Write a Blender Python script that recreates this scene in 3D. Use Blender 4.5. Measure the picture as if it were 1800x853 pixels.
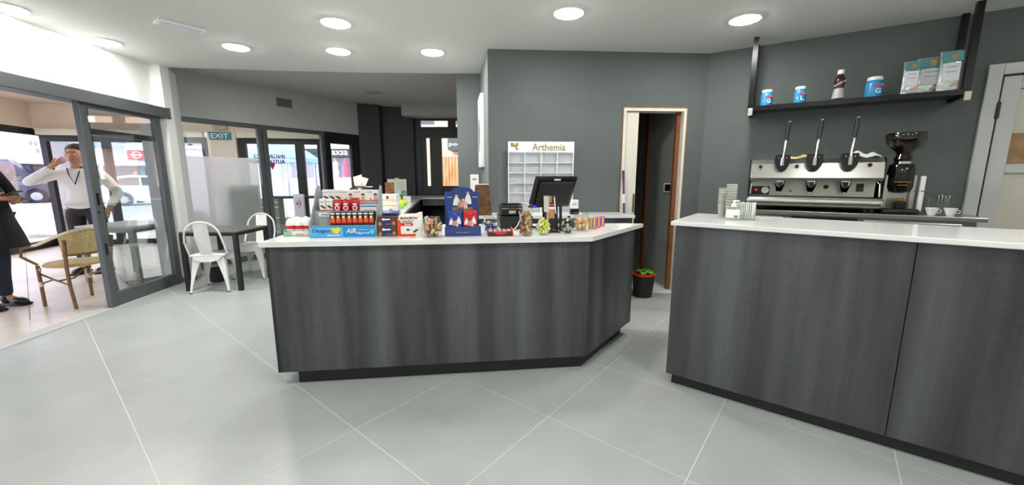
import bpy, bmesh, math, random
from math import sin, cos, pi, radians, hypot, atan2
from mathutils import Vector, Matrix
random.seed(7)
for o in list(bpy.data.objects): bpy.data.objects.remove(o)
scn = bpy.context.scene
col = scn.collection

# ------------------------------------------------------------------ camera
HC, F, PITCH = 1.3446, 690.713, radians(9.4126)
cd = bpy.data.cameras.new('camera'); cam = bpy.data.objects.new('camera', cd); col.objects.link(cam)
cam.location = (0, 0, HC); cam.rotation_euler = (pi/2 - PITCH, 0, 0)
cd.sensor_fit = 'HORIZONTAL'; cd.sensor_width = 36; cd.lens = 36*F/1800; cd.clip_end = 300; cd.clip_start = .02
scn.camera = cam
# ------------------------------------------------------------------ daylight and exposure
w = bpy.data.worlds.new('sky'); scn.world = w; w.use_nodes = True
bg = w.node_tree.nodes['Background']; bg.inputs[0].default_value = (.86, .90, 1.0, 1); bg.inputs[1].default_value = 5.0
sd = bpy.data.lights.new('sun', 'SUN'); sun = bpy.data.objects.new('sun', sd); col.objects.link(sun)
sd.energy = 2.5; sd.angle = radians(3); sd.color = (1, .96, .9); sun.rotation_euler = (radians(38), radians(-25), radians(20))
LAMP = 140.0
vs = scn.view_settings; vs.view_transform = 'Standard'; vs.look = 'None'; vs.exposure = 0.1; vs.gamma = 1; vs.use_curve_mapping = False

# ------------------------------------------------------------------ pixel -> place
def ray(x, y):
    a, b = (x-900)/F, (y-426.5)/F
    return (a, cos(PITCH)-b*sin(PITCH), -sin(PITCH)-b*cos(PITCH))
def fl(x, y, z=0.0):
    r = ray(x, y); t = (HC-z)/-r[2]; return Vector((r[0]*t, r[1]*t, z))
def atY(x, y, Y):
    r = ray(x, y); t = Y/r[1]; return Vector((r[0]*t, Y, HC+r[2]*t))
def zover(x, y, p):
    r = ray(x, y); return HC+r[2]*hypot(p[0], p[1])/hypot(r[0], r[1])
def onp(x, y, p, q):
    r = ray(x, y); d = (q[0]-p[0], q[1]-p[1]); n = (-d[1], d[0])
    t = (n[0]*p[0]+n[1]*p[1])/(n[0]*r[0]+n[1]*r[1]); return Vector((r[0]*t, r[1]*t, HC+r[2]*t))

# ------------------------------------------------------------------ materials
def lin(c):
    if isinstance(c, str):
        c = [int(c[i:i+2], 16)/255 for i in (0, 2, 4)]
    return tuple(v/12.92 if v <= .04045 else ((v+.055)/1.055)**2.4 for v in c)
MATS = {}
def mat(name, c, rough=.5, metal=0, noise=0, nscale=8, stretch=(1, 1, 1), bump=0, emit=0, spec=.5, coat=0, c2=None):
    if name in MATS: return MATS[name]
    m = bpy.data.materials.new(name); MATS[name] = m; m.use_nodes = True
    nt = m.node_tree; b = nt.nodes['Principled BSDF']; L = lin(c)
    b.inputs['Base Color'].default_value = (*L, 1); b.inputs['Roughness'].default_value = rough
    b.inputs['Metallic'].default_value = metal; b.inputs['Specular IOR Level'].default_value = spec
    b.inputs['Coat Weight'].default_value = coat
    if emit:
        b.inputs['Emission Color'].default_value = (*L, 1); b.inputs['Emission Strength'].default_value = emit
    if noise or bump:
        tc = nt.nodes.new('ShaderNodeTexCoord'); mp = nt.nodes.new('ShaderNodeMapping'); mp.inputs['Scale'].default_value = stretch
        nz = nt.nodes.new('ShaderNodeTexNoise'); nz.inputs['Scale'].default_value = nscale; nz.inputs['Detail'].default_value = 5
        nt.links.new(tc.outputs['Object'], mp.inputs[0]); nt.links.new(mp.outputs[0], nz.inputs[0])
        if noise:
            cr = nt.nodes.new('ShaderNodeValToRGB')
            lo = lin(c2) if c2 else tuple(v*(1-noise) for v in L)
            hi = L if c2 else tuple(min(1, v*(1+noise)) for v in L)
            cr.color_ramp.elements[0].position = .3; cr.color_ramp.elements[1].position = .7
            cr.color_ramp.elements[0].color = (*lo, 1); cr.color_ramp.elements[1].color = (*hi, 1)
            nt.links.new(nz.outputs[0], cr.inputs[0]); nt.links.new(cr.outputs[0], b.inputs['Base Color'])
        if bump:
            bp = nt.nodes.new('ShaderNodeBump'); bp.inputs['Strength'].default_value = bump; bp.inputs['Distance'].default_value = .01
            nt.links.new(nz.outputs[0], bp.inputs['Height']); nt.links.new(bp.outputs[0], b.inputs['Normal'])
    return m
def glass(name, tint='f4f8f6', refl=.06, rough=.02, edge=.8, milk=0):
    if name in MATS: return MATS[name]
    m = bpy.data.materials.new(name); MATS[name] = m; m.use_nodes = True; nt = m.node_tree; nt.nodes.clear()
    out = nt.nodes.new('ShaderNodeOutputMaterial'); mx = nt.nodes.new('ShaderNodeMixShader')
    tr = nt.nodes.new('ShaderNodeBsdfTransparent'); tr.inputs[0].default_value = (*lin(tint), 1)
    gl = nt.nodes.new('ShaderNodeBsdfGlossy'); gl.inputs['Roughness'].default_value = rough
    lw = nt.nodes.new('ShaderNodeLayerWeight'); lw.inputs[0].default_value = .25
    mr = nt.nodes.new('ShaderNodeMapRange'); mr.inputs[3].default_value = refl; mr.inputs[4].default_value = edge
    nt.links.new(lw.outputs['Facing'], mr.inputs[0]); nt.links.new(mr.outputs[0], mx.inputs[0])
    nt.links.new(tr.outputs[0], mx.inputs[1]); nt.links.new(gl.outputs[0], mx.inputs[2])
    if milk:
        df = nt.nodes.new('ShaderNodeBsdfDiffuse'); df.inputs[0].default_value = (.9, .9, .86, 1); m2 = nt.nodes.new('ShaderNodeMixShader'); m2.inputs[0].default_value = milk
        nt.links.new(mx.outputs[0], m2.inputs[1]); nt.links.new(df.outputs[0], m2.inputs[2]); nt.links.new(m2.outputs[0], out.inputs[0])
    else: nt.links.new(mx.outputs[0], out.inputs[0])
    return m
def frosted(name):
    m = bpy.data.materials.new(name); MATS[name] = m; m.use_nodes = True; nt = m.node_tree; nt.nodes.clear()
    out = nt.nodes.new('ShaderNodeOutputMaterial'); mx = nt.nodes.new('ShaderNodeMixShader'); mx.inputs[0].default_value = .38
    a = nt.nodes.new('ShaderNodeBsdfRefraction'); a.inputs['IOR'].default_value = 1.02; a.inputs['Roughness'].default_value = .22; a.inputs[0].default_value = (.93, .9, .93, 1)
    mx2 = nt.nodes.new('ShaderNodeMixShader'); mx2.inputs[0].default_value = .72
    d = nt.nodes.new('ShaderNodeBsdfDiffuse'); d.inputs[0].default_value = (.88, .86, .9, 1)
    t = nt.nodes.new('ShaderNodeBsdfTranslucent'); t.inputs[0].default_value = (.93, .91, .95, 1)
    nt.links.new(d.outputs[0], mx2.inputs[1]); nt.links.new(t.outputs[0], mx2.inputs[2])
    nt.links.new(mx2.outputs[0], mx.inputs[1]); nt.links.new(a.outputs[0], mx.inputs[2]); nt.links.new(mx.outputs[0], out.inputs[0])
    return m
def streak_wood(name):
    m = mat(name, '3c3e42', .42); nt = m.node_tree; b = nt.nodes['Principled BSDF']
    tc = nt.nodes.new('ShaderNodeTexCoord')
    def nz(scale, st, det):
        mp = nt.nodes.new('ShaderNodeMapping'); mp.inputs['Scale'].default_value = st
        n = nt.nodes.new('ShaderNodeTexNoise'); n.inputs['Scale'].default_value = scale; n.inputs['Detail'].default_value = det
        nt.links.new(tc.outputs['Object'], mp.inputs[0]); nt.links.new(mp.outputs[0], n.inputs[0]); return n
    n1 = nz(5.0, (1, 1, .06), 2.5); n2 = nz(60, (1, 1, .05), 3); n3 = nz(90, (.25, .25, 1), 3)
    def mth(op, x, y):
        k = nt.nodes.new('ShaderNodeMath'); k.operation = op
        for i, v in enumerate((x, y)):
            if isinstance(v, float): k.inputs[i].default_value = v
            else: nt.links.new(v, k.inputs[i])
        return k.outputs[0]
    s = mth('ADD', mth('MULTIPLY', n1.outputs[0], .80), mth('ADD', mth('MULTIPLY', n2.outputs[0], .10), mth('MULTIPLY', n3.outputs[0], .10)))
    cr = nt.nodes.new('ShaderNodeValToRGB'); e = cr.color_ramp.elements
    e[0].position = .36; e[0].color = (*lin('313236'), 1); e[1].position = .64; e[1].color = (*lin('606366'), 1)
    nt.links.new(s, cr.inputs[0]); nt.links.new(cr.outputs[0], b.inputs['Base Color'])
    return m
WHITE = mat('white_paint', 'e6e7e4', .6); CEIL = mat('ceiling_paint', 'dcded9', .8); CEIL2 = mat('ceiling_paint_shade', 'b9b8b4', .8)  # CEIL2 is the ceiling colour darkened to hold the rear shade
GREY = mat('grey_wall_paint', '5e6563', .7, noise=.05, nscale=3); DARKP = mat('charcoal_paint', '3a3b3d', .6)
PWALL = mat('pale_bulkhead_paint', 'b4b5b1', .75)
TILE = mat('grey_porcelain', 'a9aeab', .32, noise=.07, nscale=2.2, spec=.45); GROUT = mat('pale_grout', 'd2d4d0', .8)
BEIGE = mat('beige_porcelain', 'dcd0c2', .3, noise=.06, nscale=3); GROUT2 = mat('brown_grout', '8d8479', .8)
ALU = mat('anthracite_aluminium', '5a5f60', .42, metal=.25); BLACKF = mat('black_frame', '17171a', .45)
WOOD = streak_wood('charcoal_streaked_laminate'); PLINTH = mat('black_plinth', '232427', .5)
TOP = mat('white_quartz', 'eceeeb', .12, spec=.5)
CLEAR = glass('clear_pane'); JARG = glass('jar_glass', 'f8faf8', .025, edge=.4)
FROST = frosted('frosted_film')
STEEL = mat('brushed_steel', 'bdbcb6', .28, metal=.9, noise=.08, nscale=30, stretch=(.2, 1, 8)); CHROME = mat('chrome', 'd8d8d6', .12, metal=1)
BLACK = mat('black_plastic', '121214', .3); BLACKM = mat('black_matt', '1a1a1b', .6); WPL = mat('white_plastic', 'f0f0ee', .35)
WMET = mat('white_lacquered_metal', 'e8e9e6', .3)

# ------------------------------------------------------------------ lettering prepared first
WORDS = ['EXIT', 'INGRESSO', 'AUTOMATICO', 'axsa', 'Arthemia', 'BARATTI & MILANO', 'Daygum', 'AIR', 'Vigorsol', 'VIVIDENT', 'kinder', 'Bueno', 'G', 'L', 'CALD', 'B C', 'ER', 'ST CC ETTE', 'CC ERI', 'C ALZ CO', '0', 'Inaifer', 'NISSAN', 'pod', 'R']
GLY = {}
_t = []
for s in WORDS:
    c = bpy.data.curves.new('t', 'FONT'); c.body = s; c.align_x = 'CENTER'; c.resolution_u = 2; c.offset = .012
    o = bpy.data.objects.new('t', c); col.objects.link(o); _t.append((s, o))
bpy.context.view_layer.update(); dg = bpy.context.evaluated_depsgraph_get()
for s, o in _t:
    m = o.evaluated_get(dg).to_mesh()
    GLY[s] = ([v.co.copy() for v in m.vertices], [tuple(p.vertices) for p in m.polygons]); o.evaluated_get(dg).to_mesh_clear()
for s, o in _t:
    c = o.data; bpy.data.objects.remove(o); bpy.data.curves.remove(c)

# ------------------------------------------------------------------ mesh builder
class MB:
    def __init__(s): s.v = []; s.f = []; s.smooth = False
    def add(s, vs, fs):
        n = len(s.v); s.v += [tuple(v) for v in vs]; s.f += [tuple(i+n for i in f) for f in fs]; return s
    def box(s, x0, x1, y0, y1, z0, z1):
        return s.add([(x0, y0, z0), (x1, y0, z0), (x1, y1, z0), (x0, y1, z0), (x0, y0, z1), (x1, y0, z1), (x1, y1, z1), (x0, y1, z1)],
                     [(0, 3, 2, 1), (4, 5, 6, 7), (0, 1, 5, 4), (1, 2, 6, 5), (2, 3, 7, 6), (3, 0, 4, 7)])
    def rbox(s, x0, x1, y0, y1, z0, z1, r=.006, seg=2):
        bm = bmesh.new(); bmesh.ops.create_cube(bm, size=1)
        for v in bm.verts: v.co = ((x0+x1)/2+v.co.x*(x1-x0), (y0+y1)/2+v.co.y*(y1-y0), (z0+z1)/2+v.co.z*(z1-z0))
        r = min(r, abs(x1-x0)*.45, abs(y1-y0)*.45, abs(z1-z0)*.45)
        bmesh.ops.bevel(bm, geom=bm.edges[:], offset=r, segments=seg, profile=.5, affect='EDGES'); return s.bm(bm)
    def bm(s, bm):
        bm.verts.ensure_lookup_table(); s.add([v.co[:] for v in bm.verts], [[v.index for v in f.verts] for f in bm.faces]); bm.free(); return s
    def prism(s, poly, z0, z1):
        n = len(poly)
        a = sum(poly[i][0]*poly[(i+1) % n][1]-poly[(i+1) % n][0]*poly[i][1] for i in range(n))
        if a < 0: poly = poly[::-1]
        return s.add([(p[0], p[1], z0) for p in poly]+[(p[0], p[1], z1) for p in poly],
                     [tuple(range(n-1, -1, -1)), tuple(range(n, 2*n))]+[(i, (i+1) % n, n+(i+1) % n, n+i) for i in range(n)])
    def extr(s, poly, y0, y1):      # outline in x,z pushed along y
        n = len(poly)
        a = sum(poly[i][0]*poly[(i+1) % n][1]-poly[(i+1) % n][0]*poly[i][1] for i in range(n))
        if a < 0: poly = poly[::-1]
        return s.add([(p[0], y0, p[1]) for p in poly]+[(p[0], y1, p[1]) for p in poly],
                     [tuple(range(n)), tuple(range(2*n-1, n-1, -1))]+[(i, n+i, n+(i+1) % n, (i+1) % n) for i in range(n)])
    def lathe(s, prof, n=20, c=(0, 0, 0), sx=1, sy=1, cap=True):
        cap = cap and prof[0] != prof[-1]
        vs = []; fs = []
        for r, z in prof: vs += [(c[0]+r*sx*cos(2*pi*k/n), c[1]+r*sy*sin(2*pi*k/n), c[2]+z) for k in range(n)]
        for i in range(len(prof)-1):
            for k in range(n): fs.append((i*n+k, i*n+(k+1) % n, (i+1)*n+(k+1) % n, (i+1)*n+k))
        if cap and prof[0][0] > 1e-6: fs.append(tuple(range(n-1, -1, -1)))
        if cap and prof[-1][0] > 1e-6: fs.append(tuple((len(prof)-1)*n+k for k in range(n)))
        s.smooth = True; return s.add(vs, fs)
    def tube(s, pts, r, n=8, closed=False):
        pts = [Vector(p) for p in pts]; N = len(pts); rs = r if isinstance(r, (list, tuple)) else [r]*N
        vs = []; fs = []; up = None
        for i, p in enumerate(pts):
            t = (pts[(i+1) % N]-pts[i-1]) if closed else (pts[min(i+1, N-1)]-pts[max(i-1, 0)])
            t.normalize()
            if up is None: up = Vector((0, 0, 1)) if abs(t.z) < .9 else Vector((1, 0, 0))
            a = t.cross(up); a.normalize(); b = a.cross(t); up = b
            vs += [p+(a*cos(2*pi*k/n)+b*sin(2*pi*k/n))*rs[i] for k in range(n)]
        for i in range(N if closed else N-1):
            j = (i+1) % N
            for k in range(n): fs.append((i*n+k, i*n+(k+1) % n, j*n+(k+1) % n, j*n+k))
        if not closed: fs += [tuple(range(n-1, -1, -1)), tuple((N-1)*n+k for k in range(n))]
        s.smooth = True; return s.add(vs, fs)
    def bar(s, p, q, a, b=None):     # square bar p->q
        p, q = Vector(p), Vector(q); b = b or a; t = (q-p).normalized()
        up = Vector((0, 0, 1)) if abs(t.z) < .9 else Vector((0, 1, 0))
        u = t.cross(up).normalized(); v = u.cross(t)
        vs = [x+u*i*a/2+v*j*b/2 for x in (p, q) for i, j in ((-1, -1), (1, -1), (1, 1), (-1, 1))]
        return s.add(vs, [(3, 2, 1, 0), (4, 5, 6, 7), (0, 1, 5, 4), (1, 2, 6, 5), (2, 3, 7, 6), (3, 0, 4, 7)])
    def ball(s, c, r, n=10, sx=1, sy=1, sz=1):
        pr = [(max(1e-7, r*sin(pi*i/n)), -r*cos(pi*i/n)*sz) for i in range(n+1)]; pr[0] = (1e-7, pr[0][1]); pr[-1] = (1e-7, pr[-1][1])
        return s.lathe(pr, n+4, c, sx, sy)
    def quadxz(s, x0, x1, z0, z1, y): return s.add([(x0, y, z0), (x1, y, z0), (x1, y, z1), (x0, y, z1)], [(0, 1, 2, 3)])
    def poly(s, pts): return s.add(pts, [tuple(range(len(pts)))])
    def text(s, word, cx, cz, w, h, y=0, flip=False, shear=0):
        vs, fs = GLY[word]; x0 = min(v.x for v in vs); x1 = max(v.x for v in vs); z0 = min(v.y for v in vs); z1 = max(v.y for v in vs)
        g = -1 if flip else 1
        return s.add([(cx+g*(((v.x-x0)/(x1-x0)-.5)*w+shear*((v.y-z0)/(z1-z0)-.5)*h), y, cz+((v.y-z0)/(z1-z0)-.5)*h) for v in vs], fs)
    def xf(s, M): s.v = [tuple(M @ Vector(v)) for v in s.v]; return s
    def build(s, name, m, parent=None, smooth=None):
        me = bpy.data.meshes.new(name); me.from_pydata(s.v, [], s.f); me.materials.append(m)
        bm = bmesh.new(); bm.from_mesh(me); bmesh.ops.recalc_face_normals(bm, faces=bm.faces[:]); bm.to_mesh(me); bm.free()
        if (s.smooth if smooth is None else smooth):
            for p in me.polygons: p.use_smooth = True
            try: me.set_sharp_from_angle(angle=radians(40))
            except Exception: pass
        me.update()
        o = bpy.data.objects.new(name, me); col.objects.link(o); o.parent = parent
        return o
def tag(o, label=None, cat=None, group=None, kind=None):
    if label: o['label'] = label
    if cat: o['category'] = cat
    if group: o['group'] = group
    if kind: o['kind'] = kind
    return o
def thing(name, label, cat, loc=(0, 0, 0), rz=0, group=None):
    o = bpy.data.objects.new(name, None); col.objects.link(o); o.location = loc; o.rotation_euler = (0, 0, rz); o.empty_display_size = .1
    return tag(o, label, cat, group)
def struct(name, mb, m, label=None, parent=None):
    o = mb.build(name, m, parent)
    if parent is None: tag(o, label, None, None, 'structure')
    return o
def copy_tree(o, parent=None):
    c = o.copy(); col.objects.link(c); c.parent = parent
    for ch in list(o.children): copy_tree(ch, c)
    return c
def sroot(name, label, loc=(0, 0, 0), rz=0):
    o = bpy.data.objects.new(name, None); col.objects.link(o); o.location = loc; o.rotation_euler = (0, 0, rz); o['kind'] = 'structure'; o['label'] = label
    return o
def clip(poly, p, n):
    out = []
    for i in range(len(poly)):
        a, b = poly[i], poly[(i+1) % len(poly)]
        da = (a[0]-p[0])*n[0]+(a[1]-p[1])*n[1]; db = (b[0]-p[0])*n[0]+(b[1]-p[1])*n[1]
        if da >= 0: out.append(a)
        if da*db < 0: t = da/(da-db); out.append((a[0]+(b[0]-a[0])*t, a[1]+(b[1]-a[1])*t))
    return out
def area(p): return abs(sum(p[i][0]*p[(i+1) % len(p)][1]-p[(i+1) % len(p)][0]*p[i][1] for i in range(len(p))))/2

# ================================================================== SETTING
ZC, ZD = 2.671, 2.81
LD = Vector((.0958, -.9954)); L0 = Vector((-4.33, 5.0))            # left wall: from the pillar towards the camera
W0 = Vector((-4.68, 5.63)); W1 = Vector((-3.10, 8.195)); WD = (W1-W0).normalized()
G0 = Vector((-.257, 4.386)); G1 = Vector((2.147, 4.542)); GD = (G1-G0).normalized()
RD = Vector((.84306, -.53782)); RN = Vector((.53782, .84306)); RA = G1.copy(); RZ = atan2(RD.y, RD.x)
FE = Vector((-4.035, 2.919)); FD = (Vector((-4.31, 4.84))-FE).normalized()   # edge between grey and beige floor

# ---- floors, tile by tile
YAW = radians(-38.99); S = .75; U0, V0 = -2.504117*S, 1.290267*S
ex = Vector((cos(YAW), sin(YAW))); ey = Vector((-sin(YAW), cos(YAW)))
base = MB().prism([(-4.6, -2.6), (5.2, -2.6), (5.2, 4.6), (5.2, 9.2), (-3.0, 9.2), (-4.5, 5.7), (-4.6, 4.5)], -.12, -.0012)
flo = struct('floor', base, GROUT, 'grey square tiled floor with pale joints')
nin = (FD.y, -FD.x); nout = (-FD.y, FD.x)
g = .0028
for i in range(-12, 14):
    for j in range(-12, 14):
        q = [(U0+(i+a)*S+sa*g, V0+(j+b)*S+sb*g) for a, b, sa, sb in ((0, 0, 1, 1), (1, 0, -1, 1), (1, 1, -1, -1), (0, 1, 1, -1))]
        q = [tuple(ex*a+ey*b) for a, b in q]
        c = [sum(p[0] for p in q)/4, sum(p[1] for p in q)/4]
        if c[1] < -.4 or c[0] > 5 or c[1] > 9 or abs(c[0]) > 1.55*(c[1]+1.6): continue
        q = clip(q, FE, nin); q = clip(q, W0, (WD.y, -WD.x)) if q else q
        if c[1] > 4.2 and q: q = clip(q, (0, 4.47), (0, -1)) if c[0] > .3 else q
        if len(q) >= 3 and area(q) > .01: MB().prism(q, -.012, 0).build('tile', TILE, flo)
arc = struct('pavement', MB().prism([(-14, -6), tuple(FE-FD*9), tuple(FE+FD*2.6), (-3.1, 8.195), (-2.2, 9.3), (-14, 9.3)], -.12, -.005), GROUT2, 'beige tiled arcade pavement outside the shop')
g = .003; k = 0
for i in range(-16, 12):
    for j in range(-4, 20):
        q = [(U0+.13+(i+a)*.8+sa*g, V0+.52+(j+b)*.8+sb*g) for a, b, sa, sb in ((0, 0, 1, 1), (1, 0, -1, 1), (1, 1, -1, -1), (0, 1, 1, -1))]
        q = [tuple(ex*a+ey*b) for a, b in q]
        c = [sum(p[0] for p in q)/4, sum(p[1] for p in q)/4]
        if c[1] < 2.0 or c[0] < -10.5 or c[1] > 9.4 or c[0] > -2.5: continue
        q = clip(q, FE, nout) if c[1] < 5.2 else clip(q, W0, (-WD.y, WD.x))
        if q: q = clip(q, W0, (-WD.y, WD.x)) if c[1] > 5.2 else q
        if len(q) >= 3 and area(q) > .01: MB().prism(q, -.014, -.001).build('tile', BEIGE, arc)

# ---- ceilings
edge = [(-4.35, 5.06), (-3.011, 5.236), (-1.86, 5.33), (-.723, 5.374), (-.40, 5.374)]
main = [(-3.55, -2.6), (5.2, -2.6), (5.2, 6.2), (-.40, 6.2)]+edge[::-1]+[tuple(L0+Vector((-.15, 0)))]
struct('ceiling', MB().prism(main, ZC, ZD+.1), CEIL, 'white plaster ceiling over the shop floor')
struct('ceiling', MB().prism([(-5.2, 5.0), (-4.3, 5.06), (5.2, 5.2), (5.2, 9.6), (-3.2, 9.6), (-5.0, 5.6)], ZD, ZD+.12), CEIL2, 'shaded ceiling over the rear of the shop')

def wallseg(name, p, q, t, z0, z1, m, label, parent=None):   # t>0: thickness to the left of p->q
    p, q = Vector(p[:2]), Vector(q[:2]); d = (q-p).normalized(); n = Vector((-d.y, d.x))*t
    return struct(name, MB().prism([tuple(p), tuple(q), tuple(q+n), tuple(p+n)], z0, z1), m, label, parent)
LP = lambda s, off=0: L0+LD*s+Vector((-LD.y, LD.x))*off     # off>0 into the room
LN = Vector((-LD.y, LD.x))
wallseg('wall_left', L0, LP(3.3), -.24, 2.10, ZC, WHITE, 'white wall above the sliding glass door')
wallseg('wall_left', LP(3.3), LP(7.7), -.24, 0, ZC, WHITE, 'white wall beside the camera')
# pillar
pl = struct('wall_pillar', MB().prism([(-4.345, 4.95), (-4.205, 4.965), (-4.22, 5.10), (-4.42, 5.45), (-4.75, 5.66), (-4.75, 5.2), (-4.56, 4.98)], 0, ZC), WHITE, 'white pillar between sliding door and frosted window')
struct('baseboard_left', MB().prism([(-4.345, 4.94), (-4.198, 4.955), (-4.20, 4.97), (-4.345, 4.955)], 0, .07).prism([(-4.205, 4.955), (-4.195, 4.96), (-4.21, 5.11), (-4.222, 5.10)], 0, .07), mat('grey_skirting', '8b908f', .5), 'grey tiled skirting at the foot of the white pillar')
# bulkhead over the window wall
wallseg('wall_window', W0-WD*.1, W1, .2, 2.19, ZD, PWALL, 'pale bulkhead above the glazed wall')
# charcoal column and wall at the rear
C1 = fl(665, 184, ZD); D1 = fl(672, 186, ZD); D2 = fl(727, 190, ZD)
struct('wall_column', MB().prism([tuple(W1), (C1.x, C1.y), (C1.x+.02, 9.4), (-3.4, 9.4), (-3.3, 8.3)], 0, ZD), DARKP, 'charcoal painted column beside the glazed wall')
YD = 8.8
struct('wall_rear', MB().prism([(D1.x-.1, 8.55), (-2.12, 8.72), (-2.12, 9.0), (D1.x-.1, 9.0)], 0, ZD), DARKP, 'charcoal painted wall beside the rear door')
struct('wall_rear', MB().box(-.6, 5.2, YD, YD+.2, 0, ZD), DARKP, 'charcoal rear wall behind the partition')
a = atY(705, 184, 8.4); b = atY(705, 203, 8.4)
struct('trim_1', MB().box(a.x, .2, 8.4, 9.0, b.z, ZD), PWALL, 'pale boxed bulkhead above the rear door')
# grey wall with doorway
DW0, DW1, DH = 1.225, 1.935, 2.095
yw = lambda x: G0.y+(x-G0.x)*GD.y/GD.x
wallseg('wall_back', G0, (DW0, yw(DW0)), .14, 0, ZC, GREY, 'grey wall behind the till')
wallseg('wall_back', (DW1, yw(DW1)), G1+GD*.1, .14, 0, ZC, GREY, 'grey wall strip beside the doorway')
wallseg('wall_back', (DW0, yw(DW0)), (DW1, yw(DW1)), .14, DH, ZC, GREY, 'grey wall above the doorway')
R1 = Vector((-.41, 5.374))
wallseg('wall_return', R1, G0, .14, 0, ZC, mat('grey_wall_light', '777e7d', .65), 'grey return wall carrying the white framed picture')
struct('wall_partition', MB().prism([(-.723, 5.374), (-.40, 5.374), (-.27, 4.6), (-.1, 4.6), (-.1, 5.9), (-.723, 5.9)], 0, ZC), mat('grey_green_paint', '616866', .7), 'grey green end of the partition past the picture')
struct('wall_partition', MB().box(-.12, 0, 5.85, 8.85, 0, ZD), DARKP, 'charcoal side of the rear room')
# coffee wall
RW = lambda s, off=0: RA+RD*s-RN*off
WD0, WD1, WDH = 2.09, 3.15, 2.25
wallseg('wall_right', RW(-.1), RW(WD0), .14, 0, ZC, GREY, 'grey wall behind the coffee machine')
wallseg('wall_right', RW(WD0), RW(WD1), .14, WDH, ZC, GREY, 'grey wall above the white door')
wallseg('wall_right', RW(WD1), RW(3.6), .14, 0, ZC, GREY, 'grey wall past the white door')
e = RW(3.6)
wallseg('wall_side', e, (e.x+.1, -2.6), .14, 0, ZC, WHITE, 'white side wall beyond the bar')
wallseg('wall_front', (e.x+.2, -2.5), (-3.7, -2.5), .14, 0, ZC, WHITE, 'white wall behind the camera')

# ---- recessed downlights
LENS = mat('led_lens', 'fffdf8', .5, emit=LAMP); RING = mat('lamp_ring', 'f4f4f2', .4)
spots = [(590, 39), (415, 82), (595, 89), (760, 91), (1000, 22), (1310, 33), (185, 73), (10, 12)]
names = ['between the till light and the flush panel', 'nearest the vent grille wall, beside the flush ceiling panel', 'above the candy, close to the rear ceiling edge', 'next to the corner of the grey wall', 'above the till', 'in front of the bottle shelf', 'next to the white wall beside the pillar', 'next to the white wall over the open doorway']
pts = [fl(x, y, ZC) for x, y in spots]+[Vector(p) for p in ((-1.9, 1.3, ZC), (-.2, 1.4, ZC), (1.6, 1.2, ZC), (3.4, 1.0, ZC), (-.6, -1, ZC), (2.0, -1, ZC))]  # lamps after the pixel-placed ones are unseen additions to brighten the room
for i, p in enumerate(pts):
    t = thing('downlight', 'round recessed ceiling downlight '+(names[i] if i < 8 else 'added unseen over the open floor for more light'), 'ceiling light', (p.x, p.y, ZC-.012), 0, 'round ceiling downlights')
    MB().lathe([(.128, .012), (.128, .004), (.122, 0), (.114, .001), (.114, .012)], 32).build('ring', RING, t)
    MB().lathe([(.114, .006), (.112, -.001), (.1, -.006), (.06, -.009), (.001, -.010)], 32).build('lens', LENS, t)

p = fl(317, 45, ZC); t = thing('emergency_light', 'flush white rectangular panel in the ceiling near the sliding door', 'ceiling light', (p.x, p.y, ZC-.02), radians(55))
MB().rbox(-.17, .17, -.08, .08, 0, .02, .006).build('frame', RING, t); MB().box(-.14, .14, -.055, .055, -.004, .002).build('diffuser', mat('pale_diffuser', 'd9d8e2', .3), t)
p = fl(657, 162, ZD); t = thing('ceiling_speaker', 'round flush grille in the shaded rear ceiling', 'speaker', (p.x, p.y, ZD-.014), 0)
MB().lathe([(.001, .002), (.12, .004), (.14, .0), (.15, .014)], 28).build('grille', mat('grey_grille', '9b9a96', .6), t); MB().lathe([(.15, .004), (.16, 0), (.165, .014)], 28).build('rim', CEIL2, t)

# ================================================================== SLIDING DOOR (left)
rzL = atan2(-LD.y, -LD.x)       # local +x runs away from the camera to the pillar
dr = sroot('door_1', 'sliding glass shop door in grey aluminium frame', (LP(1.64).x, LP(1.64).y, 0), rzL)
X = lambda s: 1.64-s            # local x of station s (0 = pillar); local -y is the room side
def dp(name, mb, m=ALU, par=None): return mb.build(name, m, par or dr)
dp('header', MB().rbox(X(3.3), X(.03), -.14, .05, 2.055, 2.175, .006))
dp('header_cap', MB().box(X(.03), X(.0), -.145, .05, 2.05, 2.18))
for s0, s1, y0, y1 in ((1.10, 1.02, -.085, -.03), (1.00, .93, -.02, .035), (.19, .10, -.085, -.03), (.10, .03, -.02, .035)):
    dp('stile', MB().rbox(X(s0), X(s1), y0, y1, 0, 2.06, .006))
dp('bottom_rail', MB().rbox(X(1.02), X(.19), -.085, -.03, .012, .15, .006))
dp('transom_rail', MB().rbox(X(.93), X(.10), -.01, .03, 1.77, 1.83, .004))
dp('top_rail', MB().rbox(X(1.02), X(.19), -.08, -.03, 2.02, 2.06, .004))
dp('pane', MB().box(X(1.02), X(.19), -.062, -.056, .15, 2.02), CLEAR)
for z in (1.13, .62):
    dp('lock_slot', MB().box(X(1.075), X(1.05), -.089, -.084, z-.06, z+.06), BLACK)
dp('keyhole', MB().lathe([(.001, 0), (.012, .004)], 12).xf(Matrix.Translation((X(1.08), -.086, 1.0)) @ Matrix.Rotation(pi/2, 4, 'X')), BLACK)
dp('track', MB().box(X(3.3), X(.03), -.10, .04, 0, .008), mat('worn_threshold', 'bfc1bc', .5))
dp('stile', MB().rbox(X(3.3), X(3.2), -.085, -.03, 0, 2.06, .006))

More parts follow.
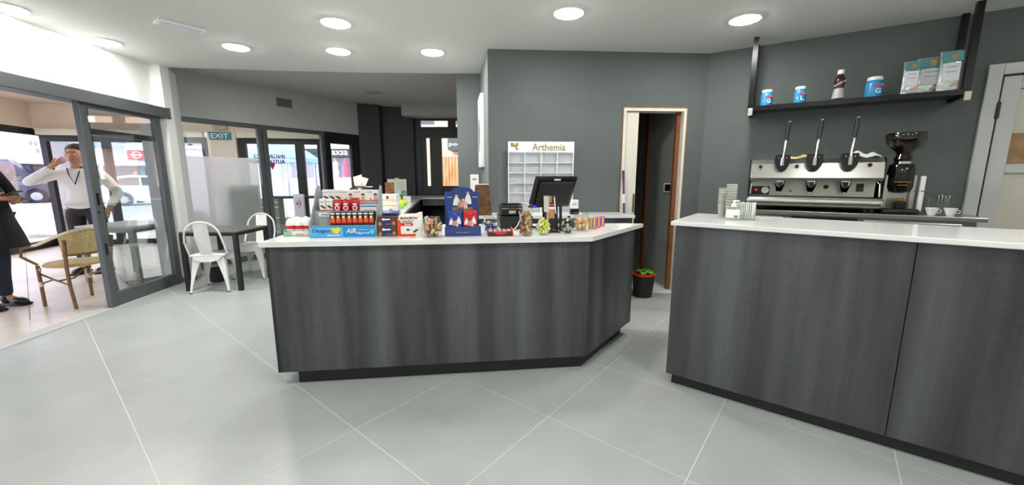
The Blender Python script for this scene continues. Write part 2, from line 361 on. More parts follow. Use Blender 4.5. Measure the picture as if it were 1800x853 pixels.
# ================================================================== WINDOW WALL
rzW = atan2(WD.y, WD.x)
wr = sroot('window_1', 'glazed wall with frosted lower panel in grey frames', (W0.x, W0.y, 0), rzW)
def wp(name, x0, x1, z0, z1, y0=0, y1=.07, m=ALU): return MB().rbox(x0, x1, y0, y1, z0, z1, .005).build(name, m, wr)
wp('head_rail', -.1, 2.3, 2.12, 2.19); wp('sill_rail', -.1, 2.3, 0, .09)
wp('mullion', 1.085, 1.15, .09, 2.12); wp('mullion', 1.165, 1.225, .09, 2.12, -.02, .07); wp('mullion', 2.19, 2.25, .09, 2.12)
wp('pane', -.08, 1.085, .09, 2.12, .03, .036, CLEAR); wp('pane', 1.225, 2.19, .09, 2.12, .03, .036, CLEAR)
wp('frosted_panel', -.06, 1.04, .06, 1.65, .004, .012, FROST)['label'] = 'white frosted film panel'
wr2 = sroot('door_2', 'black framed glass door at the end of the glazed wall', (W0.x, W0.y, 0), rzW)
def wq(name, x0, x1, z0, z1, y0=-.01, y1=.07, m=BLACKF): return MB().rbox(x0, x1, y0, y1, z0, z1, .005).build(name, m, wr2)
wq('stile', 2.255, 2.365, 0, 2.19); wq('stile', 2.82, 3.0, 0, 2.19); wq('head_rail', 2.365, 2.82, 1.98, 2.19); wq('bottom_rail', 2.365, 2.82, 0, .2); wq('pane', 2.365, 2.82, .2, 1.98, .03, .036, CLEAR)
t = thing('vent_grille', 'small brownish grille in the pale bulkhead above the glazed wall', 'vent', tuple(onp(499, 181, W0, W1)), rzW)
MB().rbox(-.13, .13, -.02, .0, -.07, .07, .004).build('frame', mat('brown_grey_grille', '7d7266', .6), t)
for k in range(5): MB().box(-.115, .115, -.026, -.016, -.055+k*.024, -.043+k*.024).build('slat', mat('dark_slat', '57504a', .6), t)

# ================================================================== REAR DOOR
rd = sroot('door_3', 'black wooden street door with narrow glazed slots', (0, YD, 0), 0)
def dq(name, x0, x1, z0, z1, y0=0, y1=.08, m=BLACKF): return MB().box(x0, x1, y0, y1, z0, z1).build(name, m, rd)
dq('jamb', -2.125, -1.98, 0, 2.66); dq('head_rail', -1.98, -.6, 2.555, 2.66); dq('transom_rail', -1.98, -.6, 2.19, 2.425); dq('transom_post', -1.39, -1.22, 2.425, 2.555)
dq('stile', -1.98, -1.875, 0, 2.19, .02, .07); dq('stile', -1.795, -1.54, 0, 2.19); dq('bottom_panel', -1.875, -1.795, 0, 1.157, .02, .07); dq('bottom_panel', -1.54, -.8, 0, 1.157, .02, .07); dq('stile', -.8, -.6, 0, 2.19)
dq('pane', -1.98, -1.39, 2.425, 2.555, .035, .04, CLEAR); dq('pane', -1.22, -.6, 2.425, 2.555, .035, .04, CLEAR); dq('pane', -1.875, -1.795, 1.157, 2.19, .035, .04, CLEAR); dq('pane', -1.54, -.8, 1.157, 2.19, .035, .04, CLEAR)
dq('moulding', -1.96, -1.80, 2.205, 2.23, -.012, .0); dq('moulding', -1.78, -1.56, .98, 1.0, -.012, 0)

# ================================================================== DOORWAY IN THE GREY WALL
gz = atan2(GD.y, GD.x)
d4 = sroot('door_4', 'doorway with raw white jamb lining and half open white door', (DW0, yw(DW0), 0), gz)
JW = mat('raw_white_jamb', 'e4dfd2', .7, noise=.06, nscale=14); RAW = mat('raw_brown_edge', '8a6648', .8, noise=.2, nscale=20); BRN = mat('brown_wood_trim', '7a4a2a', .5, noise=.15, nscale=10)
W4 = DW1-DW0
def d4p(name, x0, x1, y0, y1, z0, z1, m): return MB().box(x0, x1, y0, y1, z0, z1).build(name, m, d4)
d4p('jamb', 0, .03, -.01, .15, 0, DH, JW); d4p('jamb', W4-.03, W4, -.01, .15, 0, DH, JW); d4p('lintel', .03, W4-.03, -.01, .15, DH-.03, DH, JW)
d4p('raw_edge', -.012, .0, -.008, .02, 0, DH, RAW); d4p('raw_edge', W4, W4+.012, -.008, .02, .9, DH, RAW); d4p('raw_edge', -.01, W4+.01, -.008, .02, DH, DH+.018, RAW)
lf = MB().box(.035, .18, .02, .06, .01, DH-.035).build('door_leaf', mat('cream_door', 'e2ddcf', .55), d4)
MB().rbox(.155, .17, .005, .02, .95, 1.16, .004).build('lock_plate', mat('brass_lock', '6d5a3a', .4, metal=.6), lf)
d4p('brown_trim', W4-.075, W4-.03, .06, .11, 0, DH-.03, BRN)
gx = lambda x, y: tuple(Vector((DW0, yw(DW0)))+GD*x+Vector((-GD.y, GD.x))*y)
# corridor behind
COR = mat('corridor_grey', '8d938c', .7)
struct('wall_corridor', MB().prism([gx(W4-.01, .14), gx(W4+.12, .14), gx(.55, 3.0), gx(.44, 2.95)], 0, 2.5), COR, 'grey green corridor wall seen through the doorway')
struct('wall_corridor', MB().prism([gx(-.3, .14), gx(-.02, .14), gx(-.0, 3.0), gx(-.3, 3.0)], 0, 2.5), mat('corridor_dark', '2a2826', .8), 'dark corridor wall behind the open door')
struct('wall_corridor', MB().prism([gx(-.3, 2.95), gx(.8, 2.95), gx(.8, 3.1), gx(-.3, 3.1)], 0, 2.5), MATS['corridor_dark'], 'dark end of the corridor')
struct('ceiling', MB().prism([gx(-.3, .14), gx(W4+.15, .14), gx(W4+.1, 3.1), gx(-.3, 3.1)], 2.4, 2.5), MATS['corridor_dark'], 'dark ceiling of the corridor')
struct('floor', MB().prism([gx(-.02, .02), gx(W4, .02), gx(W4, 3.0), gx(-.02, 3.0)], -.05, .012), mat('pale_corridor_tile', 'c9cdc9', .4), 'pale corridor floor beyond the doorway')
def onW(px, py, y):   # point where the corridor wall stands
    p, q = Vector(gx(W4-.01, .14)), Vector(gx(.44, 2.95)); return onp(px, py, p, q)
q1 = onW(1133, 430, 0)
pq = (Vector(gx(.44, 2.95))-Vector(gx(W4-.01, .14))).normalized(); pn = Vector((pq.y, -pq.x))
if pn.dot(Vector(gx(.2, .5))-Vector(gx(W4-.01, .14))) < 0: pn = -pn
o = Vector((q1.x, q1.y))
struct('trim_2', MB().prism([tuple(o), tuple(o+pq*.07), tuple(o+pq*.07+pn*.03), tuple(o+pn*.03)], 0, 2.4), BRN, 'brown wooden post in the corridor')
q2 = onW(1174, 330, 0)
t = thing('thermostat', 'small white and black thermostat on the corridor wall', 'thermostat', tuple(q2), atan2(-pq.y, -pq.x)+pi*0)
MB().rbox(-.05, .05, -.03, .03, -.055, .055, .006).build('case', WPL, t)
MB().rbox(-.015, .055, -.034, .034, -.04, .04, .004).build('screen', BLACK, t)

# ================================================================== WHITE DOOR RIGHT
d5 = sroot('door_5', 'white aluminium door with pale glazed panels past the coffee grinder', (RA.x, RA.y, 0), RZ)
WA = mat('white_aluminium', 'c9cdca', .4)
def d5p(name, x0, x1, y0, y1, z0, z1, m=WA): return MB().rbox(x0, x1, y0, y1, z0, z1, .004).build(name, m, d5)
d5p('frame_post', WD0, WD0+.085, -.03, .1, 0, WDH); d5p('frame_post', WD1-.085, WD1, -.03, .1, 0, WDH); d5p('frame_head', WD0+.085, WD1-.085, -.03, .1, WDH-.085, WDH)
d5p('gasket', WD0+.085, WD0+.1, .0, .06, 0, WDH-.085, BLACKF); d5p('gasket', WD0+.1, WD1-.1, .0, .06, WDH-.1, WDH-.085, BLACKF)
d5p('stile', WD0+.1, WD0+.2, -.012, .05, .01, WDH-.1); d5p('stile', WD1-.2, WD1-.1, -.012, .05, .01, WDH-.1)
d5p('rail', WD0+.2, WD1-.2, -.012, .05, WDH-.2, WDH-.1); d5p('rail', WD0+.2, WD1-.2, -.012, .05, 1.38, 1.45); d5p('rail', WD0+.2, WD1-.2, -.012, .05, .01, .12)
d5p('panel', WD0+.2, WD1-.2, .015, .03, 1.45, WDH-.2, mat('cream_panel', 'd3d0c0', .5)); d5p('panel', WD0+.2, WD1-.2, .015, .03, .12, 1.38, MATS['cream_panel'])
d5p('hinge', WD0+.078, WD0+.1, -.045, -.01, 1.82, 1.95, BLACKF)
d5p('notice', WD0+.2, WD0+.75, .005, .014, 1.46, 1.70, mat('brown_card', 'a5825f', .7, noise=.2, nscale=12))['label'] = 'brown card behind the pane'

# ================================================================== COUNTERS
ZT = .955
B0 = Vector((-1.507, 2.365)); B1 = Vector((.52, 2.605)); B2 = Vector((1.035, 3.287))
cd1 = (B1-B0).normalized(); n1 = Vector((-cd1.y, cd1.x)); cd2 = (B2-B1).normalized(); n2 = Vector((-cd2.y, cd2.x))
t = thing('counter', 'charcoal streaked wood counter with angled end under the candy and till', 'counter')
pan = lambda p, q, th, z0, z1: MB().prism([tuple(p), tuple(q), tuple(q+Vector((-(q-p).y, (q-p).x)).normalized()*th), tuple(p+Vector((-(q-p).y, (q-p).x)).normalized()*th)], z0, z1)
pan(B0, B1, .02, .1, ZT-.03).build('front_panel', WOOD, t); pan(B1, B2, .02, .1, ZT-.03).build('angled_panel', WOOD, t)
BL = B0+n1*.82; BR = B2+Vector((-.18, .05))
pan(BL, B0, .02, .1, ZT-.03).build('end_panel', WOOD, t); pan(B2, B2+Vector((-.16, .10)), .02, .1, ZT-.03).build('end_panel', WOOD, t)
MB().prism([tuple(B0+cd1*.1+n1*.05), tuple(B1-cd1*.02+n1*.05), tuple(B2+n2*.06-cd2*.06), tuple(BR+Vector((-.1, -.05))), tuple(BL+cd1*.1)], 0, .1).build('plinth', PLINTH, t)
MB().prism([tuple(B0+cd1*.03+n1*.7), tuple(B1+n1*.55-cd1*.2), tuple(B1+n1*.56-cd1*.2), tuple(B0+cd1*.03+n1*.72)], .1, ZT-.03).build('back_panel', WOOD, t)
T0 = B0-cd1*.03-n1*.02; T1 = B1+Vector((.015, -.03)); T2 = B2+Vector((.05, .0))+cd2*.06
ta = T0+n1*.86; tb = T2+Vector((-.13, .03))
# long left arm and rear arm
IA = Vector((-1.02, 3.27)); IC = Vector((-1.76, 7.7)); IB = Vector((-.2, 7.85))
AO0 = Vector((-1.63, 3.22)); AO1 = Vector((-2.48, 8.5))
t = thing('worktop', 'white quartz counter top holding the candy display and the till', 'worktop')
MB().prism([tuple(T0), tuple(T1), tuple(T2), tuple(tb), tuple(IA), tuple(AO0)], ZT-.03, ZT).build('slab', TOP, t)
t = thing('worktop', 'white counter top running back from the candy display to the rear door', 'worktop')
MB().prism([tuple(AO0), tuple(IA), tuple(IC), tuple(AO1)], ZT-.03, ZT).build('slab', TOP, t)
MB().prism([tuple(IC), tuple(IB), (-.2, 8.56), tuple(AO1)], ZT-.03, ZT).build('return_slab', TOP, t)
t = thing('counter', 'charcoal counter base running back to the rear door behind the candy display', 'counter')
pan(IC+Vector((-.03, 0)), IA+Vector((-.03, 0)), -.02, .1, ZT-.03).build('inner_panel', WOOD, t); pan(AO1+Vector((.05, 0)), AO0+Vector((.05, .1)), .02, .1, ZT-.03).build('outer_panel', WOOD, t)
pan(IC+Vector((0, .04)), IB+Vector((0, .04)), .02, ZT-.16, ZT-.03).build('apron', WOOD, t); MB().prism([(-1.7, 8.2), (-.2, 8.2), (-.2, 8.5), (-1.9, 8.5)], 0, ZT-.03).build('rear_cabinet', PLINTH, t)
MB().prism([tuple(AO0+Vector((.1, .1))), tuple(IA+Vector((-.1, 0))), tuple(IC+Vector((-.1, 0))), tuple(AO1+Vector((.1, -.05)))], 0, .1).build('plinth', PLINTH, t)
# low counter under the white rack
zg = .955; pg = fl(1078, 372, zg); pf = fl(1094, 383, zg)
gpts = [gx(-1.48, -.005), gx(.09, -.005), (pf.x+.03, 3.98), (-.2, 3.92)]
t = thing('worktop', 'white counter top against the grey wall under the white rack', 'worktop'); MB().prism([gx(-1.47, -.004), gx(-.03, -.004), gx(.04, -.38), gx(-1.85, -.38), gx(-1.85, -.02), gx(-1.51, -.02)], zg-.03, zg).build('slab', TOP, t)
t = thing('counter', 'dark cabinet against the grey wall under the white rack', 'counter'); MB().prism([gx(-1.47, -.006), gx(-.05, -.006), gx(.02, -.36), gx(-1.83, -.36), gx(-1.83, -.03), gx(-1.50, -.03)], .08, zg-.03).build('body', WOOD, t)
MB().prism([gx(-1.4, -.006), gx(-.08, -.006), gx(-.02, -.31), gx(-1.4, -.31)], 0, .08).build('plinth', PLINTH, t)
# bar on the right
az = radians(-37.3); bd = Vector((cos(az), sin(az))); bn = Vector((-bd.y, bd.x)); BA = Vector((1.018, 2.424)); ZB = 1.078
t = thing('counter', 'tall charcoal bar counter in front of the coffee machine', 'counter', (BA.x, BA.y, 0), az)
for x0, x1 in ((0, 1.062), (1.066, 2.12), (2.124, 3.2)): MB().box(x0, x1, 0, .02, .07, ZB-.026).build('front_panel', WOOD, t)
MB().box(0, .02, .021, .62, .07, ZB-.026).build('end_panel', WOOD, t); MB().box(.02, 3.2, .6, .62, .07, ZB-.026).build('back_panel', WOOD, t); MB().box(.03, 3.2, .03, .58, 0, .07).build('plinth', PLINTH, t)
t = thing('worktop', 'white quartz top of the tall bar counter', 'worktop', (BA.x, BA.y, 0), az); MB().rbox(-.025, 3.24, -.025, .66, ZB-.026, ZB, .003, 1).build('slab', TOP, t)
# steel back counter
ZS = 1.045
t = thing('steel_counter', 'stainless steel back counter carrying the coffee machine', 'counter', (RA.x, RA.y, 0), RZ)
MB().rbox(.36, 2.06, -.62, -.005, ZS-.035, ZS, .005).build('top', STEEL, t); MB().box(.4, 2.02, -.56, -.01, .1, ZS-.035).build('carcass', STEEL, t)
for x0, x1 in ((.44, .80), (1.36, 1.94)):
    f = MB().rbox(x0, x1, -.60, -.56, ZS-.2, ZS-.055, .01).build('drawer', STEEL, t); MB().rbox(x0+.03, x1-.03, -.63, -.598, ZS-.10, ZS-.075, .01).build('handle', CHROME, f)
MB().box(.86, 1.32, -.585, -.56, ZS-.5, ZS-.05).build('dark_bay', BLACKM, t)

# ================================================================== FURNITURE BY THE FROSTED PANEL
t = thing('table', 'small black square cafe table between two white metal chairs', 'table', (-3.58, 4.88, 0), radians(2))
MB().rbox(-.325, .325, -.325, .325, .70, .715, .003).build('table_top', mat('dark_grey_top', '5b5a55', .35), t)
MB().box(-.325, .325, -.325, -.29, .665, .70).box(-.325, .325, .29, .325, .665, .70).box(-.325, -.29, -.29, .29, .665, .70).box(.29, .325, -.29, .29, .665, .70).build('apron', BLACKM, t)
for a in (-1, 1):
    for b in (-1, 1): MB().box(a*.305-.022, a*.305+.022, b*.305-.022, b*.305+.022, 0, .665).build('leg', BLACKM, t)
def tolix(label, loc, face, group):
    t = thing('metal_chair', label, 'chair', loc, face-pi/2, group)      # local +y is the way the sitter faces
    s = MB().rbox(-.18, .18, -.17, .17, .43, .455, .02, 3); s.rbox(-.155, .155, -.145, .145, .452, .458, .003); s.build('seat', WMET, t)
    for a in (-1, 1):
        for b in (-1, 1):
            top = Vector((a*.155, b*.145, .435)); bot = Vector((a*.205, b*.2, 0))
            m = MB(); N = 6; vs = []
            for i in range(N+1):
                f = i/N; p = top.lerp(bot, f); w = .075*(1-f)**1.6+.02
                vs += [(p.x-a*w, p.y, p.z), (p.x, p.y, p.z), (p.x, p.y-b*w, p.z), (p.x-a*.008, p.y-b*.008, p.z)]
            m.add(vs, [(i*4+k, i*4+(k+1) % 4, i*4+4+(k+1) % 4, i*4+4+k) for i in range(N) for k in range(4)]); m.build('leg', WMET, t)
            MB().rbox(bot.x-a*.024-.004, bot.x+.004, bot.y-.012, bot.y+.012, 0, .015, .003).build('foot', mat('grey_rubber', '6d6e6c', .7), t)
    for a in (0, pi/2, pi, 3*pi/2):
        c = Matrix.Rotation(a, 4, 'Z'); MB().add([(-.15, -.168, .435), (.15, -.168, .435), (.11, -.176, .385), (.05, -.178, .37), (-.05, -.178, .37), (-.11, -.176, .385)], [(0, 1, 2, 3, 4, 5)]).xf(c).build('skirt', WMET, t)
    h = []
    for i in range(17):
        u = pi*i/16; h.append((-cos(u)*.20*(1 if abs(cos(u)) < .9 else .97), -.17-.075*sin(u)**.5 if i not in (0, 16) else -.13, .46+.385*(sin(u)**.55 if 0 < i < 16 else 0)))
    MB().tube(h, .0105, 8).build('back_hoop', WMET, t)
    MB().add([(-.06, -.165, .45), (.06, -.165, .45), (.075, -.225, .66), (.07, -.245, .845), (-.07, -.245, .845), (-.075, -.225, .66)], [(0, 1, 2, 3, 4, 5)]).build('back_splat', WMET, t)
    return t
tolix('white metal cafe chair with its back to the shop, tucked under the black table', (-3.60, 4.66, 0), radians(104), 'white metal chairs')
tolix('white metal cafe chair behind the black table, beside the counter end', (-3.53, 5.30, 0), radians(-86), 'white metal chairs')
tolix('white metal chair further back, half hidden by the egg packs', (-3.32, 6.75, 0), radians(-100), 'white metal chairs')
t = thing('waste_bin', 'black round bin under the black table', 'bin', (-3.86, 5.02, 0))
MB().lathe([(.07, 0), (.09, .01), (.1, .2), (.105, .2), (.095, .2), (.085, .012), (.001, .012)], 20).build('body', BLACKM, t); MB().lathe([(.1, .195), (.108, .2), (.1, .208)], 20).build('rim', BLACK, t)

# ================================================================== OUTSIDE, ARCADE SIDE
FA0, FA1 = Vector((-5.0, -6.0)), Vector((-9.2, 8.0)); FAD = (FA1-FA0).normalized(); LA = (FA1-FA0).length
FB0 = Vector((-9.2, 7.7)); FBD = Vector((cos(radians(10)), sin(radians(10)))); FB1 = FB0+FBD*5.9
CREAM = mat('cream_render', 'e4d5c4', .8); ARCC = mat('arcade_ceiling_paint', 'd8cab8', .8)
struct('ceiling', MB().prism([(-3.6, -6.0), tuple(L0+Vector((-.24, 0))), (-4.8, 5.65), tuple(W1+Vector((-.12, .1))), (-2.9, 9.2), (-9.4, 9.2), tuple(FA1), tuple(FA0)], 2.72, 2.82), ARCC, 'cream ceiling of the arcade outside')
fa = sroot('window_2', 'outer arcade shop front with white lettering on the glass', (FA0.x, FA0.y, 0), atan2(FAD.y, FAD.x))
def fap(name, x0, x1, z0, z1, y0=-.04, y1=.04, m=BLACKF): return MB().box(x0, x1, y0, y1, z0, z1).build(name, m, fa)
fap('bottom_rail', 0, LA, 0, .14); fap('head_rail', 0, LA, 2.14, 2.26); fap('wall_band', 0, LA, 2.26, 2.74, m=CREAM); fap('post', LA-.08, LA, .14, 2.14)
fap('pane', 0, LA-.08, .14, 2.14, .0, .006, glass('outer_pane', 'eeeef6', .05))
def fax(px, py): 
    q = onp(px, py, FA0, FA1); return (Vector((q.x, q.y))-FA0).dot(FAD), q.z
DECAL = mat('white_vinyl', 'f2f2f2', .5)
for wd, px, py, w, h in (('CALD', 29, 313, 17, 6), ('B C', 51, 313, 9, 6), ('ER', 66, 312, 6, 6), ('ST CC ETTE', 37, 322, 33, 6), ('CC ERI', 76, 321, 18, 6), ('C ALZ CO', 90, 295, 22, 7), ('0', 53, 252, 5, 8), ('0', 62, 253, 5, 8), ('0', 66, 265, 5, 8), ('0', 13, 300, 5, 8)):
    x, z = fax(px, py); x2, _ = fax(px+w/2, py); x1, _ = fax(px-w/2, py); _, z2 = fax(px, py-h/2)
    MB().text(wd, x, z, abs(x2-x1), 2*(z2-z), -.006, flip=False).build('lettering', DECAL, fa)
x1, za = fax(118, 262); x2, zb = fax(160, 244)
st = fap('sign_strip', x1, x2+1.2, za, zb, .012, .02, mat('pale_lilac_sign', 'c9cbdc', .6)); MB().text('Inaifer', (x1+x2)/2+.1, (za+zb)/2, (x2-x1)*1.0, (zb-za)*.6, .008, flip=True).build('lettering', mat('grey_ink', '5c6078', .6), st)
# vestibule doors with the exit sign
fb = sroot('door_6', 'black framed automatic doors to the street beyond the glazed wall', (FB0.x, FB0.y, 0), radians(10))
def fbx(px, py):
    q = onp(px, py, FB0, FB1); return (Vector((q.x, q.y))-FB0).dot(FBD), q.z
def fbp(name, x0, x1, z0, z1, y0=-.04, y1=.04, m=BLACKF, par=None): return MB().box(x0, x1, y0, y1, z0, z1).build(name, m, par or fb)
XA, XB, XC, XE, XF, XG = [fbx(p, 240)[0] for p in (304, 368, 418, 470, 526, 620)]
fbp('wall_band', 0, 5.9, 2.25, 2.75, m=CREAM); fbp('column', XB, XC, 0, 2.25, -.1, .1, CREAM)
XEND = fbx(572, 300)[0]
for x0, x1 in ((.2, XB), (XC, XEND)):
    fbp('head_rail', x0, x1, 2.03, 2.14); fbp('operator_box', x0+.05, x1-.05, 2.14, 2.25, -.16, -.04, mat('ivory_box', 'e0d9cb', .5)); fbp('bottom_rail', x0, x1, 0, .1)
for x0, x1 in ((.2, .3), (1.2, 1.32), (XB-.14, XB-.0), (XC, XC+.14), (XE-.12, XE-.02), (fbx(523, 300)[0], fbx(538, 300)[0]), (XEND-.12, XEND)): fbp('stile', x0, x1, .1, 2.03)
fbp('push_bar', fbx(470, 347)[0], XEND, .9, .955, -.1, -.05)
for x0, x1 in ((.3, XB-.14), (XC+.14, XE-.12), (XE-.02, fbx(523, 300)[0]), (fbx(538, 300)[0], XEND-.12)): fbp('pane', x0, x1, .1, 2.03, 0, .006, CLEAR)
MAG = mat('magenta_vinyl', '86126a', .6); RED = mat('red_vinyl', 'b01036', .6)
for wd, l, r, py, h in (('INGRESSO', 446, 500, 275, 7), ('AUTOMATICO', 440, 501, 284, 7)):
    xa, z = fbx(l, py); xb, _ = fbx(r, py); MB().text(wd, (xa+xb)/2, z, xb-xa, h/690*8.6, -.008, flip=True).text(wd, (xa+xb)/2+.006, z, xb-xa, h/690*8.6, -.0085, flip=True).build('lettering', MAG, fb)
xx, zz = fbx(479, 293); MB().add([(xx-.06, -.008, zz+.05), (xx-.035, -.008, zz+.08), (xx+.035, -.008, zz+.08), (xx+.06, -.008, zz+.05), (xx, -.008, zz-.07)], [(0, 1, 2, 3, 4)]).build('diamond_emblem', RED, fb)
xx, zz = fbx(392, 240); e6 = thing('exit_sign', 'teal EXIT sign on the cream column beyond the glazed wall', 'sign', tuple((FB0+FBD*xx+Vector((FBD.y, -FBD.x))*.105))+(zz,), radians(10))
MB().box(-.20, .20, -.02, .0, -.075, .075).build('plate', mat('teal_sign', '1f7f96', .4), e6); MB().text('EXIT', 0, 0, .32, .095, -.022).build('lettering', WPL, e6)
q = onp(392, 222, FB0, FB1); t = thing('sensor_box', 'small beige box above the EXIT sign', 'sensor', (q.x+.02, q.y-.13, 2.36), radians(10)); MB().rbox(-.12, .12, -.03, .03, -.06, .06, .01).build('case', mat('beige_plastic', 'c9b49a', .6), t); MB().box(-.08, .08, -.034, -.03, -.03, .02).build('lens_strip', mat('tan_plastic', 'b29a80', .5), t)
# leaning totem and a solid block modelling the stair reflection in the vestibule
q = fl(600, 400, 0); tp = atY(517, 345, 8.3)
t = thing('totem_sign', 'pale lilac totem board with red and blue curved mark beyond the glazed wall', 'sign', (tp.x+.1, 8.3, 0), radians(-8))
MB().rbox(-.12, .12, -.02, .02, .03, 1.0, .006).build('board', mat('pale_lilac_board', 'd9cfe0', .6), t); MB().rbox(-.16, .16, -.12, .12, 0, .03, .006).build('foot', ALU, t)
arcp = [(.07*cos(a)-.02, .085*sin(a)) for a in [radians(-80+16*i) for i in range(11)]]
MB().poly([(x, -.022, .80+z) for x, z in arcp]+[(x*.55, -.022, .80+z*.85) for x, z in arcp[::-1]]).build('mark', mat('navy_ink', '33335e', .5), t); MB().lathe([(.001, 0), (.035, .002)], 14).xf(Matrix.Translation((-.03, -.0225, .80)) @ Matrix.Rotation(pi/2, 4, 'X')).build('mark', mat('pink_ink', 'e0506e', .5), t)
q = atY(488, 380, 8.1); t = thing('stair_reflection_block', 'grey green ledged block modelling a stair reflection beside the totem', 'shelf', (q.x-.28, 8.1, 0), radians(0))
SG = mat('grey_green_lacquer', '7f857a', .6); MB().box(-.26, .26, .1, .3, 0, .9).build('body', SG, t)
for z in (.2, .5, .72, .82): MB().rbox(-.27, .27, .06, .11, z, z+.025, .004).build('step_edge', mat('pale_edge', 'c9cbc2', .5), t)
# items just behind the frosted film
pf_ = lambda s, off: W0+WD*s+Vector((-WD.y, WD.x))*off
q = pf_(.80, .20); t = thing('green_cabinet', 'pale green cabinet blurred behind the frosted panel', 'cabinet', (q.x, q.y, 0), rzW)
MB().rbox(-.24, .24, -.15, .15, .05, 1.22, .01).build('body', mat('pale_green_lacquer', '7fc088', .6), t); MB().box(-.22, .22, -.13, .13, 0, .05).build('plinth', BLACKM, t)
for i, (a, b_) in enumerate(((.15, .7), (.75, .75), (-1.6, 2.2))):  # added lamps out of view that brighten the frosted panel and arcade
    q = pf_(a, b_); t = thing('arcade_fill_light', 'round fill lamp added unseen in the cream arcade ceiling', 'ceiling light', (q.x, q.y, 2.712), 0, 'added arcade fill lamps')
    MB().lathe([(.128, .012), (.128, .0), (.114, .0), (.114, .012)], 28).build('ring', RING, t); MB().lathe([(.114, .006), (.1, -.003), (.001, -.006)], 28).build('lens', LENS, t)
# wicker bistro chairs
CANE = mat('cane_weave', 'cbb27c', .6, noise=.25, nscale=60); RATT = mat('dark_rattan', '7d5a33', .5, noise=.2, nscale=25); BIND = mat('ivory_binding', 'e3d8bd', .6)
def bistro(label, loc, face, group):
    t = thing('wicker_chair', label, 'chair', loc, face-pi/2, group)     # local +y is forward
    MB().lathe([(.001, .425), (.2, .42), (.235, .43), (.24, .445), (.225, .46), (.001, .465)], 24, sx=1, sy=.98).build('seat', CANE, t)
    for a in (-1, 1):
        MB().tube([(a*.2, .19, 0), (a*.2, .19, .2), (a*.205, .18, .44)], .016).build('leg', RATT, t)
        MB().tube([(a*.19, -.23, 0), (a*.19, -.2, .25), (a*.19, -.2, .45), (a*.2, -.25, .72)], .016).build('leg', RATT, t)
        MB().tube([(a*.205, .18, .36), (a*.07, .19, .24), (-a*.07, .19, .24)], .009).build('brace', RATT, t)
        MB().tube([(a*.2, .17, .25), (a*.195, 0, .30), (a*.19, -.2, .25)], .009).build('brace', RATT, t)
        MB().tube([(a*.21, .16, .45), (a*.29, .22, .55), (a*.295, .18, .64), (a*.29, 0, .67)], .013).build('arm', RATT, t)
        for z in (.24, .40): MB().lathe([(.018, -.025), (.021, 0), (.018, .025)], 10, (a*.2, .185, z)).build('binding', BIND, t)
    top = [(.29*cos(u), .02-.27*sin(u)*1.0, .67+.15*sin(u)**1.5) for u in [pi*i/16 for i in range(17)]]
    MB().tube([(x, y, max(z, .67)) for x, y, z in top], .016).build('back_rail', BIND, t)
    vs = []
    for i in range(17):
        u = pi*i/16; k = .93; vs += [(.28*cos(u)*k, .02-.26*sin(u), .56+.0*sin(u)), (.285*cos(u), .02-.268*sin(u), .67+.15*sin(u)**1.5)]
    MB().add(vs[8:26], [(2*i, 2*i+1, 2*i+3, 2*i+2) for i in range(8)]).build('back_panel', CANE, t)
    MB().tube([(x, y, .555) for x, y, z in vs[8:26:2]], .011).build('lower_rail', RATT, t)
    return t
bistro('wicker bistro armchair with its back to the sliding door, beside the person in black', (-4.70, 4.14, 0), radians(168), 'wicker bistro chairs')
q = pf_(.16, .40); bistro('wicker bistro armchair blurred behind the frosted panel', (q.x, q.y, 0), radians(-60), 'wicker bistro chairs')
t = thing('outdoor_table', 'pale grey square table behind the sliding door pane', 'table', (-5.12, 5.24, 0), 0)
OG = mat('grey_green_metal', '8f968c', .45); MB().rbox(-.37, .37, -.35, .35, .715, .74, .004).build('table_top', mat('pale_grey_top', 'c4c6c4', .3), t)
MB().box(-.35, .35, -.34, -.3, .655, .715).box(-.35, .35, .3, .34, .655, .715).box(-.35, -.31, -.3, .3, .655, .715).box(.31, .35, -.3, .3, .655, .715).build('apron', OG, t)
for a in (-1, 1):
    for b in (-1, 1): MB().box(a*.33-.022, a*.33+.022, b*.32-.022, b*.32+.022, 0, .66).build('leg', OG, t)
